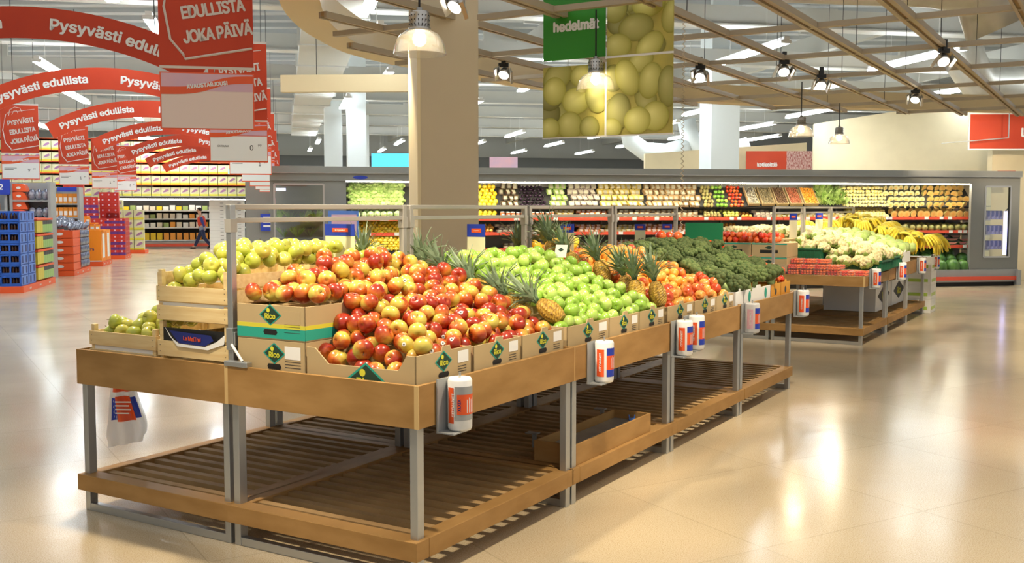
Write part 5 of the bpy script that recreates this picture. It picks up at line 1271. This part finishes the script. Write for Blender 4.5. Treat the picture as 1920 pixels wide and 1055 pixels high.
# hanging posters with price cards
def poster(s_, a, label, price, name_, i, blank=False, w_=.74):
    r = empty('hanging_poster', S(s_, a, 2.31), SA, label, 'poster')
    MB().box(-w_/2, w_/2, 0, .012, .50, 1.52).build('poster_panel', M['red'], r)
    MB().box(-w_/2, w_/2, -.004, .016, .49, .51).box(-w_/2, w_/2, -.004, .016, 1.5, 1.53).build('poster_clamp', M['outline'], r)
    y = -.002
    outl = [(-.26, 1.30), (-.325, .98), (-.28, .72), (-.18, .60), (-.17, .565), (.36, .665)]
    g = MB(); g.tube([(x, y, z) for x, z in outl], .010, 5)
    g.tube([(-.20, y, 1.28), (-.18, y, 1.40), (-.08, y, 1.46), (.02, y, 1.44), (.06, y, 1.36)], .006, 5); g.tube([(-.26, y, 1.30), (-.20, y, 1.35), (.3, y, 1.42)], .005, 5)
    g.tube([(-.14, y, 1.30), (-.10, y, 1.38), (-.04, y, 1.385), (-.02, y, 1.33)], .005, 5)
    g.build('bag_outline', M['outline'], r)
    for k, t in enumerate(('PYSYV\u00c4STI', 'EDULLISTA', 'JOKA P\u00c4IV\u00c4')):
        lettering(t, .185, flat(.02+.035*k, -.003, 1.165-.19*k, .17), M['outline'], r, .035, shear=.0, spacing=.93, xs=.76)
    z0, z1 = (0.04, .455) if blank else (0, .45)
    MB().box(-w_/2, w_/2, 0, .01, z0-.04, .46).build('card_frame', M['orange_red'], r)
    if blank:
        MB().box(-w_/2+.01, w_/2-.01, -.002, 0, z0-.03, .31).build('blank_card', M['blank'], r)
    else: MB().box(-w_/2+.01, w_/2-.01, -.002, 0, z0-.02, .30).build('price_card', M['paper'], r)
    MB().box(-w_/2+.01, w_/2-.01, -.003, 0, .31, .45).build('pink_strip', M['pink'], r)
    vs = []; n = 16
    for k in range(n+1):
        x = -w_/2+.01+(w_-.02)*k/n; t = k/n; m_ = .36+.05*math.tanh((t-.55)*5); vs += [(x, -.0045, m_-.03-.0*t), (x, -.0045, m_+.03)]
    MB().add(vs, [(2*k, 2*k+2, 2*k+3, 2*k+1) for k in range(n)]).build('red_wave', M['orange_red'], r)
    lettering('AVAUSTARJOUS!', .06, flat(0, -.0060, .362, .12), M['white'], r, .04)
    if not blank:
        (lettering(name_, .045, flat(-.2, -.003, .17), M['ink'], r, .01) if name_ else MB().box(-.32, -.08, -.004, -.003, .19, .20).box(-.32, -.14, -.004, -.003, .16, .17).build('printed_lines', M['ink'], r)); lettering(price, .13, flat(.16, -.003, .15), M['ink'], r, .01); lettering('99', .06, flat(.265, -.003, .18), M['ink'], r, .01)
    MB().tube([(-.3, .005, 1.5), (-.3, .005, 3.2)], .004, 4).tube([(.3, .005, 1.5), (.3, .005, 3.2)], .004, 4).build('hanging_wire', M['cable'], r)
poster(-.60, 8.8, 'large red hanging poster with blank card, at the front of its row', '', '', 0, True)
for i, (a, pr, nm) in enumerate([(14.0, '0', 'SATSUMA'), (19.2, '1', ''), (24.2, '2', ''), (29.3, '1', ''), (34.3, '3', ''), (39.4, '1', '')]):
    poster(-.60+(.03 if i == 0 else .015*i), a, 'red hanging poster with price card ' + ['reading SATSUMA 0', 'marked 1, behind the SATSUMA card', 'marked 2, behind the card marked 1', 'mostly hidden in the row, fourth card', 'mostly hidden in the row, fifth card', 'mostly hidden in the row, last card'][i], pr, nm, i)
for i, (a, pr) in enumerate([(23.3, '9'), (28.9, '1'), (33.6, '1'), (37.8, '3'), (42.6, '1')]):
    poster(-5.38, a, 'red hanging poster above the stacked goods, ' + ['over the bottle crates, priced 9', 'second one down the aisle, priced 1', 'third one down the aisle', 'fourth one down the aisle, priced 3', 'last one down the aisle, priced 1'][i], pr, '', i)
# department signs
ls = empty('bread_sign', (10.2, 23.0, 2.99), 0, 'red department sign with white letters le, before the curved wall', 'sign')
MB().box(-.03, 2.6, -.0, .03, -.03, .79).build('white_border', M['white'], ls); MB().box(0, 2.57, -.004, 0, 0, .76).build('red_face', M['red'], ls)
lettering('leip\u00e4', .36, flat(1.4, -.006, .36), M['white'], ls, .04)
MB().tube([(.72, -.3, .22), (-.75, -.3, .10)], .012, 5).tube([(.72, -.3, .22), (.72, -.3, 1.2)], .012, 5).build('bent_rod', M['grey2'], ls)
ks = empty('kitchen_sign', (6.68, 29.4, 2.77), 0, 'red department sign reading kotikeitti\u00f6 with dark red photo end', 'sign')
MB().box(0, 1.95, 0, .03, 0, .52).build('red_face', M['red'], ks); MB().box(1.15, 1.95, -.004, 0, 0, .52).build('photo_end', M['photo_red'], ks)
lettering('kotikeitti\u00f6', .2, flat(.6, -.003, .14), M['white'], ks, .035)
o = MB().box(0, 1.3, 0, .05, 0, .45).build('backlit_panel', M['screen']); o.location = (-4.2, 30.8, 2.85); tag(o, 'glowing blue panel beside the beige pillar', 'lit panel')
o = MB().box(0, .9, 0, .05, 0, .5).build('wall_photo', M['pink']); o.location = (-.72, 33.0, 2.8); tag(o, 'pale photo board above the cooler beside the pillar', 'photo board')
# coiled cord
g = MB(); pts = []
for k in range(361):
    t = k/360.; pts.append((.012*math.cos(t*45*2*PI/1.0), .012*math.sin(t*45*2*PI), -2.1*t))
o = g.tube(pts, .0035, 4).build('coiled_cord', M['coil'], None, True); o.location = (1.62, 9.8, 3.42); tag(o, 'cream coiled cord hanging beside the grape sign', 'cord')

# ================================================================== LEFT DEPARTMENT
def base_skirt(r, w_, L, h=.13):
    MB().box(-w_, 0, 0, L, 0, h).build('red_skirt', M['orange_red'], r)
    lettering('citymarket.fi', .12, flat(-w_*.5, -.003, h/2), M['white'], r, .02)
    for k in range(3): lettering('market', .08, flatx(.003, L*(.2+.3*k), h/2), M['white'], r, .02)
# 1: blue bottle crates and green canisters
d1 = empty('promotion_plinth', S(-5.05, 21.75), SA, 'red lettered plinth under the blue bottle crates', 'plinth'); base_skirt(d1, 1.3, 2.9)
bt = MB().lathe([(.028, 0), (.03, .02), (.03, .11), (.012, .16), (.012, .19)], 8, 0).lathe([(.014, .19), (.014, .2)], 8, 1).mesh('bottle', [M['bottle'], M['cap']], True)
for k in range(7):
    for j in range(3):
        for b_ in range(2):
            r = empty('bottle_crate', S(-5.08-.41*(j+1)+.40, 21.78+.62*b_, .131+k*.212), SA, 'blue plastic bottle crate stacked on the red plinth', 'bottle crate', 'blue bottle crates on the first plinth')
            MB().box(-.39, 0, 0, .6, 0, .018).box(-.39, 0, 0, .012, .018, .055).box(-.39, 0, 0, .012, .175, .205).box(-.39, -.36, 0, .6, .018, .205).box(-.21, -.18, 0, .012, .05, .18).box(-.03, 0, 0, .6, .018, .205).box(-.36, -.03, .3, .6, .018, .2).build('crate_body', M['cratebl'], r)
            if j == 0:
                MB().box(0, .002, .02, .58, .01, .2).build('light_side', M['crateblight'], r); MB().box(.002, .004, .1, .2, .03, .17).box(.002, .004, .4, .5, .03, .17).build('side_print', M['navy'], r)
            if b_ == 0:
                for q in range(6): inst('bottle', bt, (-.335+q*.056+(.012 if q > 2 else -.0), .07, .019), sc=.9, parent=r)
canm = [pm('yellow_canister', (.70, .55, .05), .35), pm('green_canister', (.30, .50, .14), .35), M['ink']]
CAN = MB().box(-.1, .1, 0, .18, 0, .17, 1).box(-.1, .1, 0, .18, .17, .25, 2).mesh('canister', canm); CANY = MB().box(-.1, .1, 0, .18, 0, .25, 0).mesh('canister', canm)
for k in range(4):
    for j in range(8):
        o = inst('canister', CANY if j < 3 else CAN, S(-5.17, 23.12+j*.188, .16+k*.33), (0, 0, SA)); tag(o, 'yellow boxed canister in the side stack' if j < 3 else 'green canister with dark top in the side stack', 'canister', 'yellow canisters' if j < 3 else 'green canisters')
    o = MB().box(-.9, 0, 0, 1.52, 0, .04).build('tray_layer', M['orange_red']); o.location = S(-5.06, 23.1, .42+k*.33); o.rotation_euler = (0, 0, SA); tag(o, 'red cardboard tray in the canister stack, ' + ['bottom layer', 'second layer up', 'third layer up', 'top layer'][k], 'tray')
o = MB().box(-.9, -.14, 0, 1.5, 0, 1.33).build('inner_stack', M['orange_red']); o.location = S(-5.06, 23.1, .13); o.rotation_euler = (0, 0, SA); tag(o, 'tall red carton core behind the green canisters', 'carton')
# 2: red trays with snack bags
d2 = empty('promotion_plinth', S(-5.07, 26.9), SA, 'red lettered plinth under the red snack trays', 'plinth'); base_skirt(d2, 1.3, 2.2)
SB = MB().ball((0, 0, .09), .1, 2, 0, (.75, .3, 1.05), fn=lambda p: 1+.08*math.sin(7*p.z+5*p.x)).mesh('snack_bag', pm('silver_snack_bag', (.42, .44, .50), .2, .5, noise=12, col2=(.06, .07, .14)), True)
for k in range(5):
    for j in range(2):
        r = empty('snack_tray', S(-5.10-.62*j, 26.95, .135+k*.2), SA, 'red cardboard snack tray with white emblem on the second plinth', 'tray', 'red snack trays on the second plinth')
        MB().box(-.6, 0, 0, .02, 0, .185).box(-.6, -.58, .02, 2.0, 0, .185).box(-.6, 0, .02, 2.0, 0, .02).prism([(0, 0), (0, 0), (0, 0)], 0, 0).build('tray_body', M['orange_red'], r)
        MB().box(0, .01, 0, .9, 0, .185).build('tray_side', M['orange_red'], r)
        MB().add([(-.3+.09*math.cos(t_*PI/6), -.003, .1+.035*math.sin(t_*PI/6)) for t_ in range(12)], [tuple(range(12))]).build('white_emblem', M['white'], r)
for k in range(5):
    for j in range(9): o = inst('snack_bag', SB, S(-5.09, 27.9+j*.13, .16+k*.19), (0, 0, SA+PI/2+.3), 1); tag(o, 'silver snack bag on edge in the red trays', 'snack bag', 'silver snack bags in the trays')
for i in range(5):
    for j in range(9): o = inst('snack_bag', SB, S(-5.2-i*.25, 27.1+j*.23, 1.12+.07*i+R.uniform(0, .04)), (R.uniform(-.8, -.3), R.uniform(-.4, .4), SA+R.uniform(-.6, .6)), 1.15); tag(o, 'silver snack bag heaped on top of the red trays', 'snack bag', 'silver snack bags heaped on top')
o = MB().box(-1.25, -.05, 0, 2.0, 0, .94).build('inner_stack', M['orange_red']); o.location = S(-5.07, 27.0, .15); o.rotation_euler = (0, 0, SA); tag(o, 'red carton core under the heaped snack bags', 'carton')
# 3: orange sauce cartons
d3 = empty('promotion_plinth', S(-5.13, 31.3), SA, 'red lettered plinth under the orange sauce cartons', 'plinth'); base_skirt(d3, 1.4, 1.65)
ORC = pm('orange_carton', (.90, .27, .01), .45)
for k, (y, lab) in enumerate(((.03, 'large orange carton lettered in navy, on the red plinth'), (.85, 'large orange carton behind the navy lettered one'))):
    r = empty('sauce_carton', S(-5.16, 31.3+y, .135), SA, lab, 'carton'); MB().box(-1.3, 0, 0, .78, 0, .90).build('carton', ORC, r)
    MB().box(-1.3, 0, -.003, 0, 0, .03).build('white_edge', M['white'], r)
    if k == 0:
        lettering("Uncle Ben's", .15, flat(-.47, -.004, .36), M['navy'], r, .03); MB().box(-.62, -.38, -.004, 0, .58, .66).build('white_emblem', M['white'], r)
    MB().box(.001, .004, .2, .55, .1, .8).build('side_window', M['paper'], r)
PCH = MB().box(-.06, .06, 0, .05, 0, .16, 0).box(-.045, .045, -.003, 0, .03, .10, 1).mesh('pouch', [pm('orange_pouch', (.92, .34, .03), .3), M['paper']])
def rows_of(me, name, s0, s1, n, a, z, lab, cat, grp, sc=1, da=0):
    for i in range(n):
        o = inst(name, me, S(s0+(s1-s0)*i/(n-1), a+da*i, z), (0, 0, SA), sc); tag(o, lab, cat, grp)
for k, (z, a) in enumerate(((1.04, 31.35), (1.24, 31.9), (1.44, 32.3))):
    rows_of(PCH, 'sauce_pouch', -6.4-.35*k, -5.25-.35*k, 9, a, z, 'orange sauce pouch standing above the orange cartons', 'pouch', 'orange sauce pouches')
    o = MB().box(-1.6, .1, .0, .5, -.04, 0).build('pouch_step', ORC); o.location = S(-5.2-.3*k, a, z-.001); o.rotation_euler = (0, 0, SA); tag(o, 'orange step board under the pouches, ' + ['lowest', 'middle', 'upper'][k], 'board')
o = MB().box(-1.6, -.5, 0, .5, 0, 1.25).build('inner_stack', ORC); o.location = S(-5.2, 32.1, .15); o.rotation_euler = (0, 0, SA); tag(o, 'tall orange carton behind the pouches', 'carton')
# 4: purple and red packets, stepped
d4 = empty('promotion_plinth', S(-5.1, 35.4), SA, 'red lettered plinth under the purple and red packets', 'plinth'); base_skirt(d4, 2.0, 1.35)
PUR = pm('purple_packet', (.13, .03, .22), .4); PRD = pm('red_packet', (.55, .03, .02), .4)
PPK = MB().box(-.1, .1, 0, .2, 0, .17, 0).box(-.1, .1, -.002, 0, .09, .17, 1).add([(.03*math.cos(t_*PI/4), -.004, .13+.03*math.sin(t_*PI/4)) for t_ in range(8)], [tuple(range(8))], 2).box(.1, .103, 0, .2, .08, .17, 1).mesh('packet', [PUR, PRD, M['pink']])
RPK = MB().box(-.1, .1, 0, .2, 0, .17, 0).add([(.03*math.cos(t_*PI/4), -.003, .09+.03*math.sin(t_*PI/4)) for t_ in range(8)], [tuple(range(8))], 1).mesh('packet', [PRD, M['pink']])
for i in range(9):
    top_ = 7 if i < 4 else (11 if i < 6 else 14)
    for k in range(top_):
        me = PPK if (k+i//3) % 4 < 3 and (k < 12) else RPK
        o = inst('packet', me, S(-5.2-.205*i, 35.42, .135+k*.172), (0, 0, SA)); tag(o, 'purple and red packet in the stepped stack', 'packet', 'purple and red packets')
for k in range(7):
    for j in range(5): o = inst('packet', RPK, S(-5.13, 35.75+j*.21, .135+k*.172), (0, 0, SA+PI/2)); tag(o, 'red packet on the aisle face of the stepped stack', 'packet', 'red packets on the aisle face')
for k in range(12):
    for j in range(3): o = inst('packet', RPK, S(-5.5-.2*j, 36.3, 1.34+k*.01 if k < 1 else .135+k*.172), (0, 0, SA)); tag(o, 'red packet at the back of the stepped stack', 'packet', 'red packets behind the stack')
# 5: cream packages
d5 = empty('promotion_plinth', S(-5.05, 39.85), SA, 'red lettered plinth under the cream packages', 'plinth'); base_skirt(d5, 1.6, 1.0)
CRM = pm('cream_package', (.72, .68, .46), .5, noise=5, col2=(.52, .54, .30)); VIO = pm('violet_print', (.34, .16, .32), .5)
CPK = MB().box(-.17, .17, 0, .25, 0, .36, 0).add([(-.12, -.004, .14), (-.02, -.004, .26), (.10, -.004, .30), (.12, -.004, .22), (.0, -.004, .16)], [(0, 1, 2, 3, 4)], 1).box(-.17, .17, -.002, 0, .0, .08, 2).mesh('package', [CRM, VIO, M['yellow']])
for i in range(5):
    for k in range(4 if i < 2 else (5 if i < 3 else 6)):
        o = inst('package', CPK, S(-5.25-.36*i, 39.9, .135+k*.37), (0, 0, SA)); tag(o, 'cream printed package in the far stepped stack', 'package', 'cream packages on the last plinth')
# gondola ends behind the plinths
def gondola(s0, s1, a, z1, label, rows):
    r = empty('gondola_end', S(s0, a), SA, label, 'shelving'); w_ = s1-s0
    MB().box(0, .06, 0, .6, 0, z1).box(w_-.06, w_, 0, .6, 0, z1).build('side_panel', M['grey2'], r); MB().box(.06, w_-.06, .56, .6, 0, z1).build('back_panel', M['grey2'], r)
    for z in rows: MB().box(.06, w_-.06, 0, .56, z-.04, z).build('shelf', M['grey2'], r)
    return r
gondola(-6.25, -5.36, 25.9, 2.28, 'grey gondola end with red snack boxes behind the bottle crates', (.3, .7, 1.05, 1.45, 1.86))
gondola(-6.36, -5.59, 30.65, 2.25, 'grey gondola end with orange packets behind the snack plinth', (.3, .7, 1.05, 1.42, 1.80))
gondola(-7.25, -6.30, 25.9, 2.28, 'grey gondola end with blue aisle number board at the frame edge', (.3, .7, 1.1, 1.62))
for k, (z) in enumerate((1.42, 1.80)):
    for j in range(5): o = inst('sauce_pouch', PCH, S(-6.22+j*.125, 30.72, z+.001), (0, 0, SA), (.95, 1, 1.7)); tag(o, 'orange packet on the gondola end shelf', 'packet', 'orange packets on the gondola end')
for k, (z) in enumerate((1.45, 1.86)):
    for j in range(3): o = inst('snack_bag', SB, S(-5.80+j*.15, 26.05, z), (0, 0, SA), 1.3); tag(o, 'dark silver bag on the gondola end shelf', 'snack bag', 'bags on the gondola end')
for k in range(4):
    o = MB().prism([(0, 0), (.32, 0), (.26, .16), (.2, .18), (0, .18)], 0, .3).build('snack_box', M['orange_red']); o.location = S(-6.19, 25.95, 1.452+(k % 2)*.19 + (k//2)*.41); o.rotation_euler = (0, 0, SA); tag(o, 'red snack box on the gondola end, ' + ['lower shelf bottom', 'lower shelf top', 'upper shelf bottom', 'upper shelf top'][k], 'box')
    MB().add([(.13+.05*math.cos(t_*PI/6), -.003, .09+.03*math.sin(t_*PI/6)) for t_ in range(12)], [tuple(range(12))]).build('white_emblem', M['white'], o)
for j in range(4): o = inst('sauce_pouch', PCH, S(-7.1+j*.18, 26.0, 1.621), (0, 0, SA), (1.2, 1, 1)); tag(o, 'orange and green packet under the number board', 'packet', 'packets under the number board')
for s_, a, z, t, w_, h_, lab in ((-6.47, 25.85, 1.98, '2', .50, .36, 'blue board with white number 2 above the bottle crates'), (-5.52, 26.6, 1.95, '3', .14, .34, 'narrow blue board with white numeral on the gondola side'), (-5.9, 30.6, 2.13, '', .5, .12, 'plain blue header board above the orange packets')):
    r = empty('aisle_board', S(s_, a, z), SA, lab, 'aisle sign')
    MB().box(-w_/2, w_/2, 0, .04, 0, h_).build('blue_board', M['blue'], r)
    if t: lettering(t, .24 if w_ > .2 else .16, flat(.06 if w_ > .2 else 0, -.003, h_/2), M['white'], r, .03)
# far rack with cream packages
rk = empty('storage_rack', S(-16, 42.3), SA, 'long high rack of cream packages above the dairy shelves', 'rack')
for k, z in enumerate((2.18, 2.62, 3.06, 3.5, 3.94, 4.38)):
    MB().box(0, 14.5, 0, 1.0, z-.06, z-.03).build('rack_shelf', M['grey2'] if k == 0 else M['orange_red'], rk)
    if k < 5:
        for i in range(40):
            s_ = -15.7+i*.36
            if k > 2 and s_ > -3.2: continue
            o = inst('package', CPK, S(s_, 42.35, z-.03), (0, 0, SA), (1, 1, .93)); tag(o, 'cream printed package on the high far rack', 'package', 'cream packages on the far rack')
MB().box(0, 14.5, .95, 1.0, 2.1, 4.4).build('rack_back', M['coolback'], rk)
for z in (4.1,): MB().box(10.6, 13.8, -.75, -.55, 4.3, 4.36).build('rack_lamp', M['strip'], rk)
o = MB().box(0, .38, 0, .05, 0, .22).build('exit_sign', M['exit']); o.location = S(-2.15, 42.0, 3.0); o.rotation_euler = (0, 0, SA); tag(o, 'small lit green sign before the cream packages', 'sign')
# dairy shelves
ds = empty('dairy_shelves', S(-9, 44.6), SA, 'white dairy shelving under the high rack behind the walking person', 'shelving')
MB().box(0, 7.5, 0, .9, 0, .28).build('plinth', M['grey2'], ds); MB().box(0, 7.5, -.05, 0, .08, .2).build('bumper', M['coolrail'], ds); MB().box(0, 7.5, .85, .9, .28, 2.3).build('back_panel', M['dark'], ds)
for z in (.33, .86, 1.22, 1.56): MB().box(0, 7.5, .1, .85, z-.03, z+.02).build('shelf', M['white'], ds)
MB().box(0, 7.5, .02, .1, 2.0, 2.06).build('light_strip', M['strip_low'], ds)
DC = [('yellow_carton', (.85, .60, .03)), ('orange_carton', (.85, .35, .05)), ('cream_tub', (.80, .70, .55)), ('white_tub', (.85, .83, .78)), ('green_pack', (.35, .45, .15))]
DM = [MB().box(-.1, .1, 0, .2, 0, .2).mesh(n_, pm('dairy_'+n_, c, .4)) for n_, c in DC]
for k, z in enumerate((.35, .88, 1.24, 1.58)):
    for i in range(22):
        ty = (0 if i < 13 else 1) if k == 0 else R.choice([2, 3, 2, 1, 3, 4] if k < 3 else [2, 4, 0, 3])
        nm = DC[ty][0].replace('green_pack', 'dairy_pack'); sz = R.uniform(.75, 1.1) if k else 1.45
        o = inst(nm, DM[ty], S(-8.2+i*.26, 44.8, z), (0, 0, SA), (1, 1, sz)); tag(o, nm.replace('_', ' ') + ' on the ' + ['bottom', 'lower', 'middle', 'top'][k] + ' dairy shelf', 'dairy item', nm.replace('_', ' ') + 's, ' + ['bottom', 'lower', 'middle', 'top'][k] + ' dairy shelf')
# white cabinet wall beside the person
wc = empty('white_cabinet', S(-2.95, 42.9), SA, 'tall white panelled cabinet beside the walking person', 'cabinet')
MB().box(0, 1.35, 0, .8, 0, 2.0).build('cabinet_body', M['white'], wc)
for i in range(2):
    g = MB()
    for k in range(13): g.box(.42+i*.68, .55+i*.68, -.01, 0, .12+k*.145, .135+k*.145)
    g.build('dark_slots', M['ink'], wc); g = MB()
for k in range(13): g.box(0, 1.35, -.004, 0, .05+k*.145, .054+k*.145)
g.build('panel_joints', M['grey2'], wc)
# grey service wall between rack and cooler
g = MB(); g.box(0, 6, 0, .2, 0, 3.3); o = g.build('wall_middle', M['grey']); o.location = S(-1.45, 40.5); o.rotation_euler = (0, 0, SA); tag(o, kind='structure')
nb = empty('notice_board', S(-.9, 40.3, .9), SA, 'group of blue and pink posters on the grey wall', 'posters')
MB().box(0, 1.5, 0, .02, -.1, .55).build('blue_poster', M['blue'], nb); MB().box(.75, 1.4, -.01, 0, -.05, .45).build('white_poster', M['white'], nb); MB().box(.5, 1.5, 0, .02, .7, 1.15).build('pink_poster', M['pink'], nb); MB().box(0, 1.5, 0, .02, 1.55, 1.62).build('red_strip', M['red'], nb)
for k in range(3): MB().box(.1, .6, -.008, 0, .05+.16*k, .12+.16*k).build('white_line', M['white'], nb)

# ------------------------------------------------------------------ walking person
def skin_mesh(name, joints, edges, radii, mat, parent=None, sub=2):
    me = bpy.data.meshes.new(name); me.from_pydata(joints, edges, []); me.materials.append(mat)
    o = bpy.data.objects.new(name, me); COL.objects.link(o)
    if parent is not None: o.parent = parent
    m_ = o.modifiers.new('skin', 'SKIN'); m_.use_smooth_shade = True; s_ = o.modifiers.new('sub', 'SUBSURF'); s_.levels = sub; s_.render_levels = sub
    for i, r_ in enumerate(radii): me.skin_vertices[0].data[i].radius = (r_, r_) if not isinstance(r_, tuple) else r_
    me.skin_vertices[0].data[0].use_root = True
    return o
# walks towards -x in the figure's frame
J = [(0, 0, .88), (-.02, 0, 1.05), (-.05, 0, 1.28), (-.07, 0, 1.38), (-.10, 0, 1.46), (-.12, 0, 1.54),           # pelvis..head 0-5
     (-.05, .17, 1.32), (.02, .21, 1.06), (-.16, .20, .92), (-.05, -.17, 1.32), (.03, -.21, 1.05), (.12, -.2, .84),    # arms 6-11
     (0, .09, .84), (-.16, .09, .47), (-.33, .09, .10), (-.43, .09, .06), (0, -.09, .84), (.06, -.09, .46), (.30, -.09, .16), (.24, -.09, .07)]
Ed = [(0, 1), (1, 2), (2, 3), (3, 4), (4, 5), (2, 6), (6, 7), (7, 8), (2, 9), (9, 10), (10, 11), (0, 12), (12, 13), (13, 14), (14, 15), (0, 16), (16, 17), (17, 18), (18, 19)]
Ra = [.12, .11, .13, .055, .07, .085, .055, .042, .03, .055, .042, .03, .085, .058, .038, .035, .085, .058, .038, .035]
# five fingers per hand
for hx in (8, 11):
    h_ = J[hx]
    for f_ in range(5):
        b_ = len(J); dy = (f_-2)*.012; th = f_ == 4
        J += [(h_[0]-.012, h_[1]+dy, h_[2]-.05+(.02 if th else 0)), (h_[0]-.03-(.01 if th else 0), h_[1]+dy*1.2, h_[2]-.085-(0, .006, .004, -.004, -.03)[f_]*-1*0-.006*(2-abs(f_-2)))]
        Ed += [(hx, b_), (b_, b_+1)]; Ra += [.010, .008]
pe = empty('person', S(-3.3, 43.9), SA, 'person in red vest and dark trousers walking past dairy shelves', 'person')
skin_mesh('body', J, Ed, Ra, M['skin'], pe)
g = MB(); g.ball((-.125, 0, 1.575), .095, 3, 0, (1.02, .85, 1.08), fn=lambda p: 1+(.10 if p.x < -.93 and abs(p.z+.05) < .2 else 0)); g.ball((-.225, 0, 1.565), .016, 1); g.build('face', M['skin'], pe, True)
g = MB(); g.ball((-.215, .035, 1.585), .009, 1); g.ball((-.215, -.035, 1.585), .009, 1); g.box(-.222, -.21, -.025, .025, 1.528, 1.534); g.build('eyes_and_mouth', M['hair'], pe)
g = MB(); g.ball((-.105, 0, 1.60), .102, 3, 0, (1.05, .92, .95), fn=lambda p: .86 if (p.x < -.35 and p.z < .35) or p.z < -.45 else 1.02); g.build('hair', M['hair'], pe, True)
skin_mesh('red_vest', [(0, 0, .90), (-.02, 0, 1.05), (-.05, 0, 1.27), (-.07, 0, 1.36)], [(0, 1), (1, 2), (2, 3)], [(.17, .19), (.155, .18), (.165, .19), (.08, .1)], M['vest'], pe)
for sg in (6, 9): skin_mesh('sleeve', [J[sg], J[sg+1], tuple(.25*np.array(J[sg+1])+.75*np.array(J[sg+2]))], [(0, 1), (1, 2)], [.072, .056, .044], M['shirt'], pe)
skin_mesh('hip_cloth', [(0, 0, .96), (0, 0, .86), (.02, 0, .72)], [(0, 1), (1, 2)], [(.145, .18), (.15, .19), (.17, .2)], M['apron'], pe)
for lg in (12, 16): skin_mesh('trouser_leg', [J[lg], J[lg+1], J[lg+2]], [(0, 1), (1, 2)], [.105, .08, .062], M['trouser'], pe)
for (x, y, z, ry) in ((-.40, .09, .035, 0), (.26, -.09, .10, -.9)): o = MB().ball((0, 0, 0), .13, 2, 0, (1, .4, .34)).build('shoe', M['black'], pe, True); o.location = (x, y, z); o.rotation_euler = (0, ry, 0)
